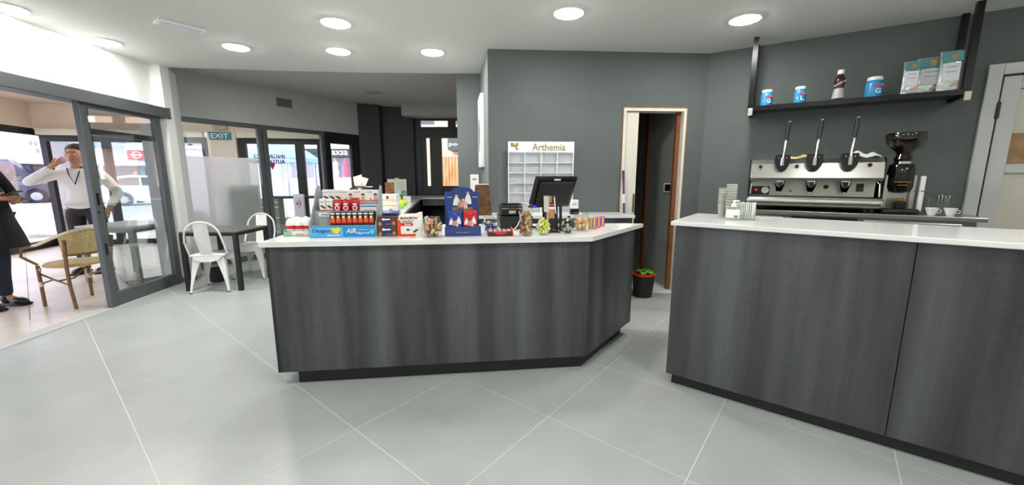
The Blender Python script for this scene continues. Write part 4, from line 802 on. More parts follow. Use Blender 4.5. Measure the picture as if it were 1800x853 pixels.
# --- navy biscuit packs
t, p, k = put('biscuit_pack', 'navy and brown biscuit carton, lower of two stacked beside the blue banner', 'biscuits', 681.5, 415.5); kw = 31*k/2
NUT = mat('hazel_print', 'b98752', .6); BRC = mat('brown_carton', '6a3b25', .5)
for i, tt in enumerate((t, thing('biscuit_pack', 'navy and brown biscuit carton, upper of two stacked beside the blue banner', 'biscuits', tuple(p+Vector((0, 0, .068))), CZ))):
    MB().box(-kw, kw, 0, .11, 0, .067).build('carton', BRC, tt); Q(-kw*.55, kw*.5, .003, .064).build('print', INKN, tt)
    MB().poly([(x, -.003, z) for x, z in ((-.034, .045), (-.028, .055), (-.014, .05), (.022, .05), (.024, .042), (-.012, .04), (-.026, .038))]).build('print', INKW, tt); MB().lathe([(.001, 0), (.012, .001)], 12).xf(Matrix.Translation((kw*.75, -.003, .02)) @ Matrix.Rotation(pi/2, 4, 'X')).build('print', NUT, tt); MB().lathe([(.001, 0), (.012, .001)], 12).xf(Matrix.Translation((-kw*.78, -.003, .016)) @ Matrix.Rotation(pi/2, 4, 'X')).build('print', NUT, tt); Q(-.01, .03, .012, .017, -.003).build('print', mat('steel_blue_ink', '6f86c0', .5), tt)
b = bag('blue foil bag lying on the navy biscuit cartons', tuple(p+Vector((.01, .03, .136))), .12, .03, .09, mat('blue_foil', '3d4f96', .3, bump=.3, nscale=30), None, 'foil_bag', 'candy')
# --- white and red wafer carton
t, p, k = put('wafer_carton', 'white and red wafer carton beside the round jar of wrapped sweets', 'carton', 720.5, 415.5); kw = 41*k/2; hh = .155
MB().box(-kw, kw, 0, .1, 0, .11).build('tray', CARD, t); MB().add([(-kw, .1, .11), (kw, .1, .11), (kw, .1, hh), (kw*.7, .1, hh), (kw*.5, .1, hh-.01), (-kw, .1, hh-.012)], [(0, 1, 2, 3, 4, 5)]).add([(kw, .0, .11), (kw, .1, .11), (kw, .1, hh), (kw, .05, hh)], [(0, 1, 2, 3)]).build('lid', CARD, t)
Q(-kw, -kw*.72, 0, .11).build('print', ORR, t); Q(-kw*.72, kw*.5, 0, .016).build('print', ORR, t); Q(-kw*.72, kw*.3, .07, .09).build('print', INKR, t); MB().text('kinder', -.01, .102, .07, .014, -.003).build('lettering', BLACK, t); MB().text('Bueno', -.01, .08, .04, .012, -.003).build('lettering', INKW, t)
MB().poly([(x, -.003, z) for x, z in ((.02, .03), (.04, .045), (.06, .05), (.05, .036), (.03, .024))]).build('print', INKB, t); MB().lathe([(.001, 0), (.012, .001)], 12).xf(Matrix.Translation((-.01, -.003, .045)) @ Matrix.Rotation(pi/2, 4, 'X') @ Matrix.Diagonal((1, .5, 1, 1))).build('print', INKB, t)
for i in range(4):
    lx = -kw*.8+i*.03; t2 = thing('wafer_bar', 'white wrapped wafer bar standing in the white and red carton', 'candy', on(p, lx+.012, .02, .1), CZ, 'wafer bars in the carton'); MB().rbox(-.013, .013, 0, .06, .012, .04, .006).build('wrapper', INKW, t2); Q(-.011, .011, .018, .026).build('print', INKR if i % 2 else INKB, t2)
# --- jars with sweets
SWEETS = {}
def sweet_mesh(kind):
    if kind in SWEETS: return SWEETS[kind]
    if kind == 'cube': m = MB().rbox(-.013, .013, -.009, .009, -.009, .009, .003, 1)
    elif kind == 'ball': m = MB().ball((0, 0, 0), .013, 6, 1.15, .9, .8)
    else: m = MB().rbox(-.012, .012, -.007, .007, -.006, .006, .003, 1).add([(.011, 0, 0), (.022, -.008, .003), (.022, .008, -.003), (-.011, 0, 0), (-.022, -.008, -.003), (-.022, .008, .003)], [(0, 1, 2), (3, 4, 5)])
    o = m.build('tmp', CARD); me = o.data; bpy.data.objects.remove(o); SWEETS[kind] = me; return me
def jar(label, px, py, prof, fill_h, kind, mats, slabel, n, size=1.0, lid=None):
    t, p, k = put('glass_jar', label, 'jar', px, py, rz=0)
    inner = [(max(.001, r-.004), z+.004) for r, z in prof]
    MB().lathe([(.0005, 0)]+prof, 28, cap=False).build('bowl', JARG, t); o = [q for q in prof][-1]
    MB().lathe([(o[0]-.003, o[1]-.002), (o[0]+.002, o[1]), (o[0]-.003, o[1]+.003), (o[0]-.006, o[1]), (o[0]-.003, o[1]-.002)], 28).build('rim', JARG, t)
    def rad(z):
        for (r0, z0), (r1, z1) in zip(prof, prof[1:]):
            if z0 <= z <= z1: return r0+(r1-r0)*(z-z0)/(z1-z0+1e-9)
        return prof[0][0]
    done = []; tries = 0
    while len(done) < n and tries < 9000:
        tries += 1; z = .016+random.random()*fill_h; R_ = rad(z)-(.0215 if kind == 'ball' else .019)*size
        if R_ <= .004: continue
        a = random.random()*2*pi; r = R_*math.sqrt(random.random()) if random.random() < .35 else R_
        if z > fill_h*.95: r *= random.random()
        c = Vector((r*cos(a), r*sin(a), z))
        if all((c-d).length > .0195*size for d in done): done.append(c)
    base = sweet_mesh(kind); vers = []
    for m in mats:
        me = base.copy(); me.materials.clear(); me.materials.append(m); vers.append(me)
    for c in done:
        s = bpy.data.objects.new('wrapped_sweet', random.choice(vers)); col.objects.link(s); s.location = p+c; s.rotation_euler = (random.random()*6, random.random()*6, random.random()*6); s.scale = (size,)*3
        tag(s, slabel, 'sweet', slabel.replace('sweet', 'sweets').replace('cube', 'cubes'))
    return t, p, k
def bowlp(R, h): return [(R*.55, .0)]+[(R*sin(radians(a)), R*.94-R*cos(radians(a))*.94) for a in range(35, 139, 8)]+[(R*.68, min(h, R*1.72)), (R*.72, min(h, R*1.72)+.006)]
S1 = [mat('sw_gold', 'c79a5b', .35), mat('sw_pink', 'd8a58c', .35), mat('sw_cream', 'e9d9b4', .4), mat('sw_brown', '7d4a2e', .4)]
k0 = mp(fl(764, 416, ZT))
jar('big round glass jar of gold and pink wrapped sweets beside the navy arched display', 760, 416, bowlp(.072, .14), .092, 'twist', S1, 'gold or pink wrapped sweet in the big round jar', 75)
# --- navy arched display
t, p, k = put('arched_display', 'navy arched counter display with two small chocolate tins', 'display stand', 814, 415.5); kw = 63*k/2
NV = mat('royal_navy', '253f7d', .45)
H1 = .345*1.0; hb = zover(814, 329, p+Vector((0, .09, 0)))-ZT; hs = zover(790, 337, p+Vector((0, .09, 0)))-ZT
arch = [(-kw, 0), (kw*.92, 0), (kw*.92, hs)]+[(kw*.62*cos(a), hs+(hb-hs)*sin(a)) for a in [pi*i/14 for i in range(15)]]+[(-kw, hs)]
MB().extr(arch, .1, .104).build('back_board', NV, t); MB().box(-kw, kw, 0, .005, 0, .063).build('front_board', NV, t); MB().box(-kw, kw, .005, .1, .055, .06).box(-kw, -kw+.004, .005, .1, 0, .055).box(kw-.004, kw, .005, .1, 0, .055).build('tray', NV, t)
MB().text('BARATTI & MILANO', 0, hs*.60, kw*1.15, .022, .0985).build('lettering', INKY, t); MB().text('BARATTI & MILANO', 0, .026, kw*.7, .008, -.002).build('lettering', INKY, t)
def figures(par, cx, z, s, y):     # printed group of figures in robes
    for dx, dz, w_, h_, m in ((-.030, -.004, .026, .05, CARD), (.028, .002, .026, .058, CARD), (.004, -.014, .022, .04, mat('rose_robe', 'd3a08e', .6)), (-.014, -.012, .018, .034, mat('peach_robe', 'c98f6c', .6)), (.016, -.02, .014, .03, mat('cream_robe', 'e6d3b8', .6))):
        MB().poly([(cx+s*(dx+x*w_), y-.0004*dx, z+s*(dz+zz*h_)) for x, zz in ((-.7, 0), (.7, 0), (.55, .5), (.25, .85), (-.25, .85), (-.55, .5))]).build('print', m, par); MB().lathe([(.0005, 0), (.007*s, .0005)], 10).xf(Matrix.Translation((cx+s*dx, y-.001, z+s*(dz+h_*.95))) @ Matrix.Rotation(pi/2, 4, 'X')).build('print', mat('print_skin', 'd9b096', .6), par)
figures(t, 0, hs*.70, 1.35, .098)
for dx in (-.085, .085): Q(dx-.018, dx+.018, hs*.86, hs*.88, .098).build('print', mat('pale_blue_ink', 'a9b9cc', .5), t)
for i, (cl, lx, nm) in enumerate((('2b3f9c', -kw*.42, 'royal blue'), ('c41f2c', kw*.42, 'red'))):
    t2 = thing('chocolate_tin', nm+' chocolate box in the navy arched display', 'box', on(p, lx, .02, .06), CZ); w2 = kw*.38
    MB().rbox(-w2, w2, 0, .07, 0, .105, .004).build('box', mat(nm.replace(' ', '_')+'_box', cl, .4), t2); MB().box(-w2*.96, w2*.96, .004, .066, .105, .109).build('lid', mat(nm.replace(' ', '_')+'_box', cl, .4), t2); figures(t2, 0, .02, .85, -.002); Q(-.01, .01, .088, .091, -.002).build('print', INKY, t2)
# --- low bowl, red tray
BLs = [mat('sw_blue', '2f47b0', .3), mat('sw_white', 'e6e6ea', .3), mat('sw_navy', '27306e', .3), mat('sw_tan', 'b9a08a', .4)]
jar('round glass bowl of blue and white wrapped sweets behind the red bar tray', 863, 409.5, bowlp(.064, .12), .05, 'twist', BLs, 'blue or white wrapped sweet in the bowl behind the red tray', 40)
t, p, k = put('bar_tray', 'dark brown and red low tray of chocolate bars in front of the receipt printer', 'tray', 880, 415.5); kw = 44*k/2
MB().box(-kw, kw, 0, .004, 0, .03).box(-kw, -kw+.004, 0, .1, 0, .03).box(-kw, kw, .096, .1, 0, .034).box(-kw, kw, 0, .1, 0, .004).build('tray', mat('brown_tray', '4a2320', .45), t); MB().box(kw-.006, kw, 0, .1, 0, .05).build('red_end', ORR, t); MB().poly([(kw*.9*cos(a)*.6, -.002, .031-.02*sin(a)) for a in [pi*i/10 for i in range(11)]]).build('print', INKR, t)
for i in range(5):
    t2 = thing('chocolate_bar', 'small chocolate bar lying in the red and brown tray', 'candy', on(p, -kw*.78+i*kw*.37, .015, .006), CZ, 'bars in the red and brown tray'); MB().rbox(-.013, .013, 0, .075, 0, .034, .006).build('wrapper', mat('silver_wrap', 'c4b8ac', .35), t2); MB().box(-.0132, .0132, .02, .05, .005, .0345).build('band', INKR if i % 2 == 0 else INKB, t2)
# --- till: drawer, printer, cable, monitor, menu holder
t, p, k = put('cash_drawer', 'black cash drawer under the receipt printer', 'cash drawer', 915, 404); MB().rbox(-.15, .10, .04, .34, .006, .098, .005).build('body', BLACK, t); MB().box(-.145, .095, .034, .042, .012, .09).build('front', BLACKM, t)
for a in (-.13, .08):
    for b_ in (.06, .32): MB().lathe([(.012, 0), (.012, .008)], 10, (a, b_, 0)).build('foot', BLACKM, t)
pd_ = p; LP_ = on(p, -.06, .06, .098)
t = thing('receipt_printer', 'glossy black receipt printer on the cash drawer', 'printer', LP_, CZ); MB().rbox(-.085, .085, 0, .18, 0, .085, .018, 3).build('body', BLACK, t); MB().rbox(-.08, .08, .01, .12, .078, .096, .008).build('lid', mat('gloss_black', '0c0c0f', .1), t); MB().box(-.02, .03, -.002, .0, .02, .042).build('badge', mat('grey_badge', 'b8bcc0', .4), t); MB().box(-.075, .075, -.001, .004, .055, .059).build('paper_slot', CHROME, t)
o = MB().tube([on(pd_, -.005, .055, .13), on(pd_, .0, .03, .12), on(pd_, .0, .0, .08), on(pd_, -.03, -.03, .03), on(pd_, -.06, -.045, .005)], .004, 8); ob_ = o.build('cable', WPL); tag(ob_, 'white cable hanging from the receipt printer to the counter', 'cable')
t = thing('till_monitor', 'black tilted till screen seen from behind on the counter', 'monitor', tuple(fl(968, 402, ZT)), radians(30)); pm = t.location
T_ = Matrix.Translation((0, .03, .165)) @ Matrix.Rotation(radians(24), 4, 'X')
MB().rbox(-.19, .19, -.012, .012, -.0, .255, .012, 3).xf(T_).build('screen_housing', BLACK, t); MB().rbox(-.15, .15, -.035, -.008, .03, .22, .015, 2).xf(T_).build('rear_cover', BLACKM, t); MB().box(-.18, .18, .0125, .014, .012, .243).xf(T_).build('screen', mat('screen_glass', '101418', .05), t)
MB().rbox(-.03, .03, -.014, -.012, .225, .24, .002).xf(T_).build('sticker', CARD, t); MB().rbox(-.05, .05, -.0, .05, .012, .20, .01).build('neck', BLACK, t); MB().rbox(-.1, .1, -.06, .12, 0, .014, .006).build('base', BLACK, t)
MB().rbox(-.16, -.13, -.018, -.01, .01, .03, .002).xf(T_).build('led', mat('blue_led', '1a2cff', .3, emit=.6), t)
t = thing('menu_holder', 'black tabletop card with iced coffee picture leaning by the till screen', 'menu card', tuple(fl(969, 409, ZT)), CZ+radians(3)); pmn = t.location
T_ = Matrix.Rotation(radians(-8), 4, 'X'); wk = .052; hm = zover(969, 345, pmn)-ZT+.01
MB().rbox(-wk, wk, 0, .006, 0, hm, .002).xf(T_).build('card', BLACK, t); MB().rbox(-wk-.01, wk+.01, -.02, .07, 0, .006, .002).build('foot', BLACK, t); MB().bar((wk+.02, .01, .006), (wk+.02, .03, hm*.98), .02, .006).build('side_bar', BLACKM, t)
for x0, x1, z0, z1, m in ((-wk+.002, -.012, hm*.55, hm*.97, mat('print_grey', 'c9c6c2', .4)), (-.01, .026, hm*.38, hm*.62, mat('print_coffee', 'b78a52', .4)), (-.012, .028, hm*.62, hm*.68, INKW), (-.012, .01, hm*.8, hm*.97, mat('print_caramel', 'a8703c', .4)), (-.01, .03, hm*.72, hm*.75, INKO), (.01, .035, hm*.06, hm*.08, INKO)): MB().quadxz(x0, x1, z0, z1, -.0015).xf(T_).build('print', m, t)
MB().poly([(.022, -.003, hm*.95), (.03, -.003, hm*.95), (.04, -.003, hm*.5), (.032, -.003, hm*.5)]).xf(T_).build('print', INKW, t); MB().quadxz(-.034, -.012, hm*.32, hm*.55, -.003).xf(T_).build('print', mat('print_rose', 'c48f7c', .5), t)
WAF = [mat('wafer_tan', 'b98c62', .6), mat('wafer_brown', '6e4630', .6), mat('wafer_cream', 'd8b78c', .6)]
jar('tall cylindrical glass jar of wafer cubes beside the receipt printer', 924, 414, [(.043, 0), (.046, .006), (.046, .195), (.044, .205), (.046, .21)], .145, 'cube', WAF, 'wafer cube in the tall cylindrical jar', 75, 1.0)
LIM = [mat('sw_lime', 'c8d833', .35), mat('sw_lemon', 'e6e27a', .35), mat('sw_limewhite', 'e9ecd2', .4)]
jar('small round glass bowl heaped with lime green sweets', 955, 412.5, bowlp(.055, .095), .098, 'cube', LIM, 'lime green wrapped sweet in the small round bowl', 48)
DKS = [mat('sw_black', '231d1c', .3), mat('sw_cocoa', '4a3a34', .3), mat('sw_silver', 'b9b4ac', .3)]
jar('small round glass bowl heaped with black and silver sweets', 998, 410.5, bowlp(.055, .095), .098, 'cube', DKS, 'black or silver wrapped sweet in the small round bowl', 48)
PCH = [mat('sw_peach', 'e8b48c', .5), mat('sw_apricot', 'dda070', .5), mat('sw_pale', 'f0ccaa', .5)]
jar('wide round glass jar half full of peach sweets behind the black sweets', 1021, 405, bowlp(.071, .135), .068, 'ball', PCH, 'peach coloured sweet in the wide round jar', 42, 1.2)
for i, (px, py) in enumerate(((1042, 403.5), (1050, 401), (1057, 398.5))):
    t, p, k = put('striped_pack', ('small rainbow striped pack touching the wide jar of peach sweets', 'small rainbow striped pack between two others', 'small rainbow striped pack at the end of the row, by the counter corner')[i], 'candy', px, py, group='rainbow striped packs in a row'); 
    MB().box(-.026, .026, 0, .03, 0, .085).build('box', mat('pink_pack', 'd98aa0', .5), t)
    for j, c in enumerate(('8fc43a', 'f08a28', '2f6fc0', 'f0d02c', 'b83c98')): Q(-.026+j*.0104, -.0156+j*.0104, .012, .08).build('stripe', mat('stripe%d' % j, c, .5), t)
# ================================================================== GREY WALL: RACK, BOXES
zr = .955
t = thing('capsule_rack', 'white acrylic rack with empty compartments and gold Arthemia lettering', 'rack', (onp(950, 300, G0, G1).x, onp(950, 300, G0, G1).y-.11, zr), gz); w2 = .355; HT = 1.722-zr; AC = mat('white_acrylic', 'eef0f3', .25)
MB().box(-w2, w2, .09, .1, 0, HT).build('back_board', AC, t); MB().box(-w2, w2, .0, .012, HT-.11, HT).build('header', AC, t)
MB().text('Arthemia', .08, HT-.058, .36, .075, -.002).build('lettering', mat('gold_letter', '9c8a4e', .35, metal=.3), t); MB().poly([(-.33+x, -.002, HT-.1+z) for x, z in ((0, .05), (0, .085), (.03, .085), (.045, .06), (.06, .085), (.08, .085), (.08, .05), (.06, .05), (.085, .01), (.06, .012), (.045, .045), (.02, .045))]).build('emblem', MATS['gold_letter'], t)
for i in range(5): x = -w2+.004+(2*w2-.008)*i/4; MB().box(x-.004, x+.004, .004, .09, 0, HT-.11).build('divider', AC, t)
for j in range(7): z = .004+(HT-.118)*j/6; MB().box(-w2, w2, .004, .09, z-.003, z+.003).build('shelf', AC, t)
def gput(name, label, cat, px, py): p = fl(px, py, zr); return thing(name, label, cat, tuple(p), gz), p, mp(p)
t, p, k = gput('gift_box', 'tall tapered brown gift box with gold print left of the white rack', 'box', 848, 379); hh = zover(848, 325, p)-zr; wb, wt = 34*k/2, 24*k/2
BRG = mat('brown_gift_print', '7a5230', .4, noise=.9, nscale=14, c2='3a1f14'); MB().add([(-wb, 0, 0), (wb, 0, 0), (wb, .15, 0), (-wb, .15, 0), (-wt, .03, hh), (wt, .03, hh), (wt, .12, hh), (-wt, .12, hh)], [(0, 3, 2, 1), (4, 5, 6, 7), (0, 1, 5, 4), (1, 2, 6, 5), (2, 3, 7, 6), (3, 0, 4, 7)]).build('box', BRG, t); MB().box(-wt, wt, .03, .12, hh, hh+.006).build('lid', CARD, t)
t, p, k = gput('card_terminal', 'white and black card reader standing right of the till screen', 'card reader', 1010, 377); MB().rbox(-.045, .045, 0, .05, 0, .06, .006).build('base', BLACK, t); MB().rbox(-.042, .042, .005, .045, .055, .155, .008).build('upper', WPL, t); MB().tube([(-.02, .003, .105), (.02, .003, .113)], .003, 6).build('mark', BLACK, t)
p = fl(842, 371, zr); t = thing('white_box', 'slim white box behind the brown gift box', 'box', (p.x-.02, 4.32, zr), gz); MB().rbox(-.045, .045, 0, .04, 0, .42, .003).build('box', CARD, t); MB().quadxz(-.02, .025, .36, .38, -.001).build('print', mat('grey_ink_line', '9a9490', .5), t)
# picture on the return wall
rr_ = atan2((R1-G0).y, (R1-G0).x); c0 = G0.lerp(R1, .70); nn = Vector((-(R1-G0).normalized().y, (R1-G0).normalized().x))
t = thing('picture', 'white framed canvas picture on the grey return wall', 'picture', (c0.x, c0.y, 1.47), rr_+pi)
MB().rbox(-.22, .22, -.045, -.002, 0, .86, .004).build('canvas', WPL, t); MB().poly([(.1*cos(a)*1.0, -.047, .42+.17*sin(a)) for a in [2*pi*i/16 for i in range(16)]]).build('print', mat('grey_print', '77727a', .6), t); MB().quadxz(-.03, .04, .2, .3, -.0475).build('print', mat('plum_print', '7d4a58', .6), t)
# ================================================================== LEFT ARM OF THE COUNTER
def aput(name, label, cat, px, py, rz=0, group=None): p = fl(px, py, ZT); return thing(name, label, cat, tuple(p), rz, group), p, mp(p)
t, p, k = aput('flat_carton', 'flat white carton lying on the counter behind the navy cartons', 'box', 690, 397, radians(4)); w2 = 38*k/2; MB().rbox(-w2, w2*.55, 0, .25, 0, .055, .003).build('base', CARD, t); MB().add([(w2*.55, 0, .0), (w2, .06, .0), (w2, .06, .055), (w2*.55, 0, .055)], [(0, 1, 2, 3)]).build('flap', CARD, t); MB().box(-w2, w2*.55, -.001, 0, .004, .007).build('edge_line', mat('grey_ink_line', '9a9490', .5), t)
t, p, k = aput('confection_box', 'white box with yellow ribbon print, lower of two behind the candy stand', 'box', 687, 383, radians(4)); w2 = 26*k/2; h1 = zover(687, 357, p)-ZT
MB().rbox(-w2, w2, 0, .13, 0, h1, .003).build('box', CARD, t); Q(-w2, w2, h1*.8, h1*.86).build('ribbon', mat('yellow_ribbon', 'e8d23c', .5), t); Q(-w2*.2, w2*.3, h1*.2, h1*.6).build('print', mat('grey_green_print', '8d9a90', .6), t)
t = thing('confection_box', 'white box with gold print, upper of two behind the candy stand', 'box', tuple(p+Vector((-.02, 0, h1))), radians(4)); h2 = zover(687, 342, p)-ZT-h1; MB().rbox(-w2*1.2, w2*1.15, 0, .14, 0, h2, .003).build('box', CARD, t); Q(-w2, w2, h2*.3, h2*.42).build('ribbon', MATS['yellow_ribbon'], t); Q(-w2*.2, w2*.1, h2*.5, h2*.8).build('print', INKN, t)
t, p, k = aput('plush_frog', 'lime green soft bag on the counter beside the white boxes', 'bag', 703, 367); LG = mat('lime_cloth', '9fd02f', .6); MB().ball((0, 0, .06), .065, 10, 1.15, .9, .9).ball((-.015, 0, .12), .042, 10).ball((.06, .01, .07), .035, 8).build('body', LG, t); MB().tube([(-.015, 0, .155), (-.01, 0, .17)], [.012, .004], 8).build('knot', LG, t)
t.name = 'soft_bag'
t, p, k = aput('snack_pack', 'small dark red snack pack behind the lime bag', 'candy', 702, 357); MB().rbox(-.045, .045, 0, .06, 0, .13, .02, 3).build('pouch', mat('dark_red_pack', '8c2a1c', .4), t); MB().quadxz(-.03, .03, .03, .07, -.001).build('print', INKO, t)
t, p, k = aput('card_box', 'small white card box on the counter beyond the lime bag', 'box', 712, 354.5); MB().rbox(-.09, .09, 0, .1, 0, .085, .003).build('box', CARD, t); MB().box(-.09, .09, -.001, 0, .04, .043).build('edge_line', mat('grey_ink_line', '9a9490', .5), t)
t, p, k = aput('menu_board', 'pale clip menu board on the counter in front of the charcoal wall', 'menu', 699, 351); h1 = zover(699, 315, p)-ZT; w2 = 33*k/2; PB_ = mat('pale_green_paper', 'c9cdb8', .6)
MB().rbox(-w2, w2, 0, .012, .02, h1, .003).build('board', PB_, t); MB().rbox(-.035, .035, -.01, .02, h1-.01, h1+.025, .005).build('clip', CHROME, t); MB().box(-w2*.9, w2*.9, -.06, .08, 0, .02).build('foot', WPL, t)
for i in range(6): Q(0, w2*.85, h1*.82-i*.03, h1*.82-i*.03+.006).build('text_line', mat('grey_ink_line', '9a9490', .5), t)
Q(-.0, w2*.95, .06, .16).build('print', mat('teal_print', '5aa58c', .5), t); Q(-w2*.1, w2*.4, .05, .18, -.003).build('print', mat('pale_cyan_print', 'a9d4dc', .5), t)
t, p, k = aput('chocolate_poster', 'brown chocolate picture card standing before the pale menu board', 'card', 686, 356); h1 = zover(686, 321, p)-ZT; w2 = 16*k/2; MB().rbox(-w2, w2, 0, .01, 0, h1, .002).build('card', mat('chocolate_print', '3a1c10', .4, noise=1, nscale=18, c2='a0643a'), t); MB().box(-w2*.8, w2*.8, .01, .06, 0, .01).build('foot', BLACK, t)
p = Vector((-1.66, 4.35, ZT)); t = thing('leaflet_pot', 'black domed pot with white cards sticking out behind the candy stand', 'pot', tuple(p)); MB().lathe([(.12, 0), (.15, .02), (.16, .15), (.14, .24), (.1, .28), (.04, .297), (.001, .298)], 22).build('dome', BLACK, t)
for a, b_, c, d_, e_ in ((-.02, .0, .24, .10, 8), (-.03, .03, .30, .07, -8)): MB().rbox(-.05, .05, -.002, .002, 0, d_*1.6, .001).xf(Matrix.Translation((a, b_, c+.01)) @ Matrix.Rotation(radians(e_*2), 4, 'Y') @ Matrix.Rotation(radians(-25), 4, 'X')).build('card', mat('grey_paper', 'b4b2a6', .7), t)
MB().rbox(.02, .12, -.02, .05, .285, .291, .002).build('card', CARD, t)
# ================================================================== DOORWAY THINGS
t = thing('bin', 'black bin with red rim and green leafy bag in front of the doorway', 'bin', (1.50, 4.36, 0)); MB().lathe([(.085, 0), (.1, .005), (.125, .25), (.12, .255), (.09, .02), (.001, .02)], 22).build('bucket', BLACKM, t); MB().lathe([(.122, .245), (.135, .255), (.135, .272), (.12, .275), (.118, .25), (.122, .245)], 22).build('rim', mat('red_plastic', 'c8281e', .4), t)
lv = MB(); random.seed(3)
for i in range(70):
    a = random.random()*6.28; r = .09*math.sqrt(random.random()); c = Vector((r*cos(a), r*sin(a), .27+.06*random.random()*(1-r/.12))); s = .03; rot = Matrix.Rotation(random.random()*6, 4, 'Z') @ Matrix.Rotation(random.random()*1.2, 4, 'X')
    lv.add([c+(rot @ Vector(v))*s for v in ((-1, 0, 0), (0, -.6, .2), (1, 0, 0), (0, .6, .2))], [(0, 1, 2, 3)])
o = lv.build('leafy_liner', mat('leaf_green', '5cae2c', .5), t); o['kind'] = 'stuff'
t = thing('mop', 'purple handled mop leaning on the white door jamb', 'mop', gx(.045, -.10)+(0,)); PU = mat('purple_handle', '51307a', .4)
MB().tube([(0.03, 0, .12), (-.03, .06, 1.30)], .011).build('handle', PU, t); MB().tube([(-.030, .06, 1.30), (-.036, .066, 1.42)], .013).build('grip', PU, t); MB().tube([(-.018, .048, 1.06), (-.024, .054, 1.16)], .014).build('sleeve', CARD, t); MB().lathe([(.05, 0), (.052, .03), (.035, .1), (.014, .15)], 14, (.035, 0, 0)).build('head', mat('mop_grey', '9a9aa2', .9, bump=.5, nscale=60), t)
# ================================================================== COFFEE STATION
def rthing(name, label, cat, s, off, z, group=None, turn=0): q = RW(s, off); return thing(name, label, cat, (q.x, q.y, z), RZ+turn, group)
t = rthing('coffee_machine', 'chrome three lever espresso machine on the steel counter', 'coffee machine', .98, .30, ZS)
MB().rbox(-.46, .46, -.22, .2, .03, .10, .01).build('base', BLACK, t)
for a in (-.4, .4):
    for b_ in (-.18, .16): MB().lathe([(.022, 0), (.022, .03)], 12, (a, b_, 0)).build('foot', BLACK, t)
MB().rbox(-.495, .495, -.34, -.1, .038, .128, .04, 4).build('drip_tray', STEEL, t); MB().box(-.46, .46, -.31, -.1, .124, .128).build('tray_grid', BLACKM, t)
MB().box(-.455, .455, -.1, -.08, .1, .32).build('splash_panel', mat('satin_steel', 'c9c7bd', .35, metal=.6), t); MB().box(-.455, .455, -.08, .2, .1, .44).build('boiler_case', STEEL, t)
hood = [(-.24, .27), (-.25, .295), (-.215, .425), (-.16, .465), (.2, .465), (.2, .27)]
MB().add([(x, y, z) for x in (-.475, .475) for y, z in hood], [tuple(range(6)), tuple(range(11, 5, -1))]+[(i, (i+1) % 6, 6+(i+1) % 6, 6+i) for i in range(6)]).build('hood', STEEL, t)
for s in (-1, 1): MB().add([(s*.476+s*x, y, z) for x in (0, .014) for y, z in ((-.235, .30), (-.2, .43), (-.15, .468), (.2, .468), (.2, .05), (-.12, .05), (-.12, .28))], [tuple(range(7)), tuple(range(13, 6, -1))]+[(i, (i+1) % 7, 7+(i+1) % 7, 7+i) for i in range(7)]).build('side_panel', BLACK, t)
MB().rbox(-.46, -.31, -.112, -.099, .135, .215, .012).build('control_panel', BLACK, t); MB().lathe([(.001, .006), (.011, .004), (.012, 0)], 12).xf(Matrix.Translation((-.42, -.113, .18)) @ Matrix.Rotation(pi/2, 4, 'X')).build('pilot_light', mat('red_pilot', 'd2242c', .3, emit=.7), t)
MB().lathe([(.001, .004), (.026, .004), (.03, .008), (.032, 0)], 20).xf(Matrix.Translation((-.345, -.113, .178)) @ Matrix.Rotation(pi/2, 4, 'X')).build('gauge', WPL, t); MB().box(-.347, -.343, -.1195, -.1175, .178, .198).build('gauge_needle', BLACK, t)
MB().lathe([(.001, .012), (.018, .01), (.02, 0)], 14).xf(Matrix.Translation((.12, -.1, .215)) @ Matrix.Rotation(pi/2, 4, 'X')).build('knob', BLACK, t); MB().box(.33, .38, -.108, -.1, .175, .245).build('dark_plate', mat('brown_plate', '4d4038', .5), t)
for z in (.165, .173, .181): MB().box(-.155, -.130, -.103, -.1, z, z+.004).build('badge', BLACK, t)
for x, z in ((-.4, .40), (-.12, .40), (.38, .405)): MB().lathe([(.001, .03), (.014, .026), (.016, 0)], 12).xf(Matrix.Translation((x, -.22, z)) @ Matrix.Rotation(pi/2, 4, 'X')).build('steam_knob', BLACK, t)
for x, s in ((-.43, -1), (.43, 1)): MB().tube([(x, -.2, .28), (x+s*.03, -.24, .24), (x+s*.035, -.25, .14)], .007).build('steam_wand', CHROME, t)
for x in (-.235, 0, .24):
    g_ = MB().lathe([(.018, .17), (.028, .185), (.034, .21), (.042, .225), (.045, .27), (.045, .30)], 20, (x, -.185, 0)).build('group_head', CHROME, t); MB().tube([(x, -.185, .18), (x, -.185, .155)], .008, 10).build('spout', CHROME, g_)
    sh = [(-.055, .12), (-.062, .06), (-.05, .0), (-.028, -.035), (0, -.045), (.028, -.035), (.05, 0), (.062, .06), (.055, .12)]
    l_ = MB().extr([(x+a, .40+b_*.85) for a, b_ in sh], -.275, -.2).build('lever_housing', BLACK, t); MB().rbox(x-.014, x+.014, -.30, -.27, .40, .475, .006).build('lever_fork', CHROME, l_)
    for a in (-.03, .03): MB().ball((x+a, -.278, .475), .006, 6).build('bolt', CHROME, l_)
    v = MB().tube([(x, -.285, .44), (x+.004, -.275, .52), (x+.012, -.25, .63)], [.012, .008, .009], 10).build('lever', CHROME, t); MB().tube([(x+.012, -.25, .63), (x+.018, -.235, .72), (x+.022, -.225, .79)], [.014, .017, .016], 12).build('handle', BLACK, v); MB().tube([(x+.022, -.225, .79), (x+.023, -.223, .80)], .015, 12).build('cap', CHROME, v)
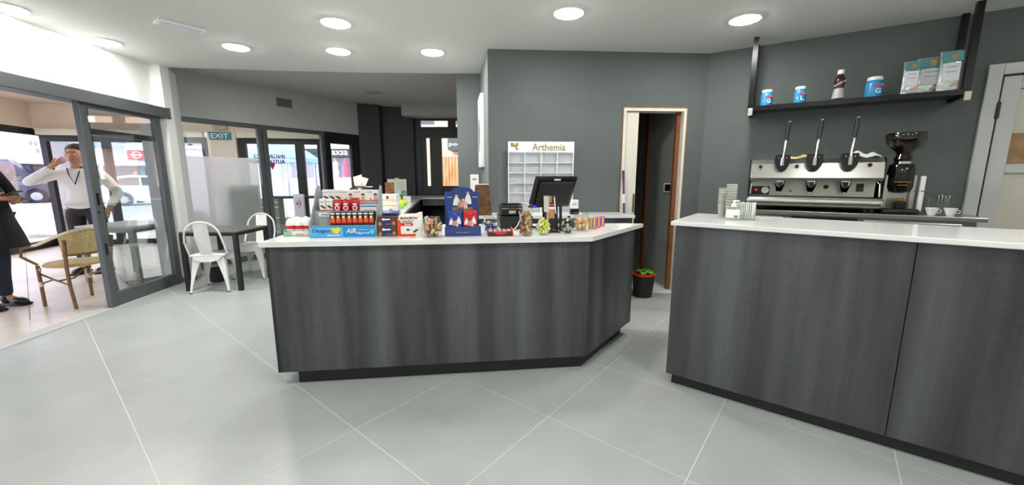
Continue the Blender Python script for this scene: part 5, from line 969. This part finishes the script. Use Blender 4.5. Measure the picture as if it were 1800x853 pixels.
def cloth(label, s, off, z, w_, d_, h_, m, seed):
    random.seed(seed); t = rthing('cloth', label, 'cloth', s, off, z); N = 16; vs = []
    ph = [random.random()*6 for _ in range(4)]
    for j in range(N+1):
        for i in range(N+1):
            u, v = i/N*2-1, j/N*2-1; e_ = max(0, 1-(u*u+v*v)*.5); zz = h_*e_*(.5+.25*sin(5*u+ph[0])+.25*sin(6*v+3*u+ph[1]))
            vs.append((u*w_/2*(1+.1*sin(4*v+ph[2])), v*d_/2*(1+.1*sin(5*u+ph[3])), .002+zz))
    m_ = MB(); m_.add(vs, [(j*(N+1)+i, j*(N+1)+i+1, (j+1)*(N+1)+i+1, (j+1)*(N+1)+i) for j in range(N) for i in range(N)]); m_.smooth = True; m_.build('folds', m, t); return t
cloth('yellow cloth crumpled on top of the coffee machine', .90, .36, ZS+.465, .20, .16, .05, mat('yellow_cloth', 'd9c48a', .8), 1)
cloth('white cloth crumpled on top of the coffee machine by the grinder', 1.33, .34, ZS+.465, .22, .18, .075, mat('white_cloth', 'e6e9ea', .8), 5)
t = rthing('grinder', 'black coffee grinder with dark bean hopper beside the espresso machine', 'grinder', 1.585, .38, ZS)
MB().rbox(-.12, .12, -.17, .12, 0, .045, .02, 3).build('base', BLACK, t); MB().rbox(-.1, -.065, -.05, .08, .04, .32, .006).build('column', STEEL, t); MB().rbox(.065, .1, -.05, .08, .04, .32, .006).build('column', STEEL, t); MB().rbox(-.07, .07, .0, .08, .04, .3, .006).build('rear_case', STEEL, t)
MB().lathe([(.03, .17), (.075, .185), (.088, .22), (.088, .34), (.08, .40), (.07, .41)], 24, (0, -.02, 0)).build('doser', mat('smoked_doser', '1c1614', .15), t); MB().lathe([(.05, .405), (.055, .41), (.055, .43), (.05, .432)], 24, (0, -.02, 0)).build('collar', CHROME, t)
MB().lathe([(.05, .43), (.062, .45), (.045, .49), (.06, .515), (.105, .555), (.128, .60), (.134, .645), (.128, .66), (.001, .668)], 28, (0, -.02, 0)).build('hopper', mat('smoked_hopper', '1a1210', .08, coat=.6), t)
MB().rbox(-.035, .035, -.16, -.07, .045, .105, .008).build('tamper_rest', BLACK, t); MB().lathe([(.02, .105), (.028, .11), (.028, .125), (.018, .13)], 14, (0, -.12, 0)).build('tamper', mat('brass', 'b08d4a', .3, metal=.8), t); MB().box(-.05, .05, -.111, -.109, .26, .264).build('scale_line', INKY, t); MB().box(-.03, .03, -.111, -.109, .235, .238).build('scale_line', INKY, t); MB().tube([(.088, -.06, .19), (.17, -.1, .19)], .004, 6).build('doser_lever', CHROME, t)
MB().rbox(.115, .145, -.08, -.04, .02, .31, .004).build('side_rod', WPL, t)
for i, (s, off) in enumerate(((1.80, .42), (1.87, .36))):
    t = rthing('glass_tumbler', ('clear glass tumbler beside the grinder' if i == 0 else 'clear glass tumbler holding spoons past the grinder'), 'glass', s, off, ZS); MB().lathe([(.001, .004), (.034, 0), (.036, .004), (.042, .125), (.044, .13), (.04, .126), (.033, .01), (.001, .01)], 20).build('glass', JARG, t)
    if i:
        for a in range(4): MB().tube([(.0, 0, .01), (.02*cos(a*1.6), .02*sin(a*1.6), .09), (.034*cos(a*1.6), .034*sin(a*1.6), .155)], [.003, .003, .008], 6).build('spoon', CHROME, t)
for i, s in enumerate((1.775, 1.88)):
    t = rthing('espresso_cup', ('white espresso cup next to the grinder base' if i == 0 else 'white espresso cup next to the spoons glass'), 'cup', s, .52, ZS); MB().lathe([(.001, .004), (.02, 0), (.024, .006), (.036, .045), (.04, .06), (.037, .058), (.022, .012), (.001, .01)], 18).build('cup', WPL, t); MB().tube([(.036, 0, .045), (.054, 0, .042), (.05, 0, .022), (.03, 0, .02)], .0035, 6).build('handle', WPL, t)
# --- on the bar
def bput(name, label, cat, px, py, group=None): p = fl(px, py, ZB); return thing(name, label, cat, tuple(p), az, group), p, mp(p)
PC = glass('clear_plastic', 'f4f6f0', .05, edge=.3, milk=.16)
for i, (px, py, top) in enumerate(((1269, 383, 331), (1282, 384.5, 324))):
    h = zover(px, top, fl(px, py, ZB))-ZB; n = 9
    for j in range(n):
        p = fl(px, py, ZB); c = thing('plastic_cup', 'clear plastic cup in the '+('shorter' if i == 0 else 'taller')+' stack on the bar', 'cup', (p.x, p.y, ZB+j*(h-.085)/(n-1)), 0, ('shorter' if i == 0 else 'taller')+' stack of plastic cups'); MB().lathe([(.001, .002), (.021, 0), (.0225, .003), (.0315, .082), (.0335, .085), (.0315, .085), (.0215, .005), (.001, .005)], 16).build('wall', PC, c); MB().lathe([(.0318, .083), (.0338, .084), (.0318, .0855), (.0318, .083)], 16).build('lip', mat('milky_plastic', 'e2e2d8', .4), c)
t, p, k = bput('gel_bottle', 'clear pump bottle with white label in front of the cup stacks', 'bottle', 1288, 386.5); MB().rbox(-.045, .045, -.02, .02, 0, .085, .018, 3).build('body', PC, t); MB().lathe([(.016, .083), (.016, .1), (.008, .102), (.008, .118), (.001, .119)], 14).build('pump', WPL, t); MB().rbox(-.006, .03, -.006, .006, .115, .125, .003).build('nozzle', WPL, t); MB().quadxz(-.038, .038, .012, .066, -.0215).build('label_paper', CARD, t); MB().quadxz(.008, .03, .016, .03, -.0225).build('print', mat('steel_blue_ink', '6f86c0', .5), t)
t, p, k = bput('sachet_holder', 'white holder on the bar beside the pump bottle', 'holder', 1309, 386); MB().box(-.055, .055, -.03, -.027, 0, .03).box(-.055, .055, .027, .03, 0, .05).box(-.055, -.052, -.03, .03, 0, .05).box(.052, .055, -.03, .03, 0, .05).box(-.055, .055, -.03, .03, 0, .003).build('tray', PC, t); ph_ = p
src = None
for i in range(9):
    lx = -.044+i*.011; L_ = tuple(p+Vector((bd.x*lx, bd.y*lx, .004)))
    s = thing('sugar_sachet', 'upright '+('pale green' if i % 3 == 1 else 'white')+' sugar sachet in the holder', 'sachet', L_, az+radians(75), 'sugar sachets in the holder'); MB().rbox(-.024, .024, -.003, .003, 0, .095+.006*(i % 3), .002).build('paper', mat('pale_green_sachet', 'cfe6d8', .6) if i % 3 == 1 else CARD, s); MB().box(-.023, .023, -.0015, .0015, .095, .103).build('crimp', CARD, s)
p = fl(1250, 371, ZB); q = BA+bd*.18+bn*.6; t = thing('bottle_opener', 'small black stopper lying on the back edge of the bar', 'stopper', (q.x, q.y, ZB), az); MB().rbox(-.045, .03, -.018, .018, 0, .028, .01, 3).build('body', BLACK, t); MB().tube([(-.045, 0, .014), (-.075, 0, .014)], .008).build('tip', BLACK, t)
t.name = 'stopper'
# ================================================================== SHELF
SH = 2.0
t = rthing('hanging_shelf', 'black shelf hung from the ceiling on two tubes above the coffee machine', 'shelf', 0, 0, 0)
IR = mat('black_iron', '17181a', .3, metal=.5)
MB().box(.42, 1.92, -.34, -.02, SH, SH+.03).build('board', mat('dark_shelf_board', '33353a', .4), t); MB().box(.42, 1.92, -.35, -.34, SH-.012, SH+.03).build('front_edge', IR, t)
for x in (.44, 1.90):
    MB().box(x-.022, x+.022, -.33, -.285, SH-.03, ZC).build('post', IR, t); MB().box(x-.02, x+.02, -.05, -.01, SH-.03, ZC).build('post', IR, t); MB().box(x-.012, x+.012, -.34, -.01, SH-.03, SH).build('bracket', IR, t)
    MB().rbox(x-.015, x+.025, -.362, -.345, SH-.06, SH+.01, .004).build('clamp', mat('chipped_chrome', 'b9b3a4', .4, metal=.5), t)
def sp(px, off): q = onp(px, 170, RW(0, off), RW(1, off)); return (Vector((q.x, q.y))-RA).dot(RD)
TB = mat('tub_blue', '2c93cf', .35)
for i, (px, R_, h_, L_, lab) in enumerate(((1348, .050, .150, 'G', 'blue chewing gum tub with a letter G beside the shelf post'), (1406, .048, .150, 'L', 'blue chewing gum tub with a letter L on the shelf'), (1534, .060, .168, 'G', 'blue chewing gum tub with a letter G between syrup bottle and silver bags'))):
    t = rthing('gum_tub', lab, 'tub', sp(px, .275), .275, SH+.03, turn=radians(8)); MB().lathe([(.001, 0), (R_*.95, 0), (R_, .006), (R_, h_*.6), (R_*.93, h_*.74), (R_*.8, h_*.83)], 24).build('tub', TB, t); MB().lathe([(R_*.8, h_*.82), (R_*.88, h_*.84), (R_*.88, h_*.97), (R_*.82, h_), (.001, h_)], 24).build('lid', WPL, t)
    MB().text(L_, .012, h_*.28, R_*.62, h_*.24, -R_-.002).build('lettering', INKW, t); b = MB(); 
    for a in range(6): u = a*pi/3; b.poly([(-R_*.55+.003*cos(u+1.6), -R_*.9, h_*.3+.003*sin(u+1.6)), (-R_*.55+.016*cos(u), -R_*.9-.001, h_*.3+.016*sin(u)), (-R_*.55+.003*cos(u-1.6), -R_*.9, h_*.3+.003*sin(u-1.6))])
    b.build('starburst', INKO if L_ == 'G' else mat('lemon_ink', 'f0dc4a', .5), t); MB().box(-R_*.3, R_*.75, -R_-.0015, -R_*.7, h_*.5, h_*.6).build('red_band', mat('gum_red', 'd83a4c', .5), t)
t = rthing('syrup_bottle', 'brown chocolate syrup bottle with silver label on the shelf', 'bottle', sp(1473, .29), .29, SH+.03); t.scale = (1.2, 1.2, 1.2); BB = mat('chocolate_bottle', '3f211b', .25)
MB().lathe([(.001, 0), (.034, 0), (.038, .006), (.032, .06), (.026, .085), (.031, .11), (.034, .14), (.026, .165), (.015, .178), (.014, .185)], 22).build('bottle', BB, t); MB().lathe([(.015, .182), (.021, .184), (.021, .212), (.018, .215), (.001, .215)], 18).build('cap', WPL, t); MB().lathe([(.0385, .01), (.0335, .06), (.0275, .082)], 22, cap=False).build('label_sleeve', mat('silver_label', 'b3b2b4', .35), t); MB().tube([(-.03, -.012, .10), (0, -.033, .115), (.03, -.014, .135)], .007, 8).build('swirl', mat('silver_label', 'b3b2b4', .35), t)
SV = mat('silver_foil', 'c9d2d2', .22, metal=.75, bump=.6, nscale=25); TEAL = mat('teal_foil', '4f8f92', .3, metal=.3)
for i, (px, w_, h_, lab) in enumerate(((1597, .11, .265, 'small silver foil coffee bag standing on the shelf'), (1633, .165, .29, 'silver foil coffee bag with teal top, middle of three on the shelf'), (1664, .14, .31, 'silver foil coffee bag with teal top next to the shelf tube'))):
    s = sp(px, .31); q = RW(s, (.31, .25, .31)[i]); b = bag(lab, (q.x, q.y, SH+.03), w_, h_, .06, SV, 'silver coffee bags on the shelf', 'coffee_bag', 'bag', RZ)
    MB().quadxz(-w_*.36, w_*.36, h_*.24, h_*.68, -.004).build('label_paper', mat('pale_label', 'd9dde2', .5), b); MB().quadxz(-w_*.42, w_*.42, h_*.72, h_*.96, -.001).build('top_print', TEAL, b); MB().lathe([(.001, 0), (w_*.13, .001)], 12).xf(Matrix.Translation((w_*.05, -.003, h_*.84)) @ Matrix.Rotation(pi/2, 4, 'X')).build('print', mat('ochre_print', 'b9823c', .5), b); MB().poly([(w_*.0, -.004, h_*.1), (w_*.3, -.004, h_*.12), (w_*.36, -.004, h_*.2), (w_*.15, -.004, h_*.2)]).build('print', mat('salmon_print', 'd99a80', .5), b)
    for j in range(2): MB().quadxz(-w_*.22, w_*.22, h_*(.58-.12*j), h_*(.60-.12*j), -.005).build('text_line', mat('grey_ink_line', '9a9490', .5), b)
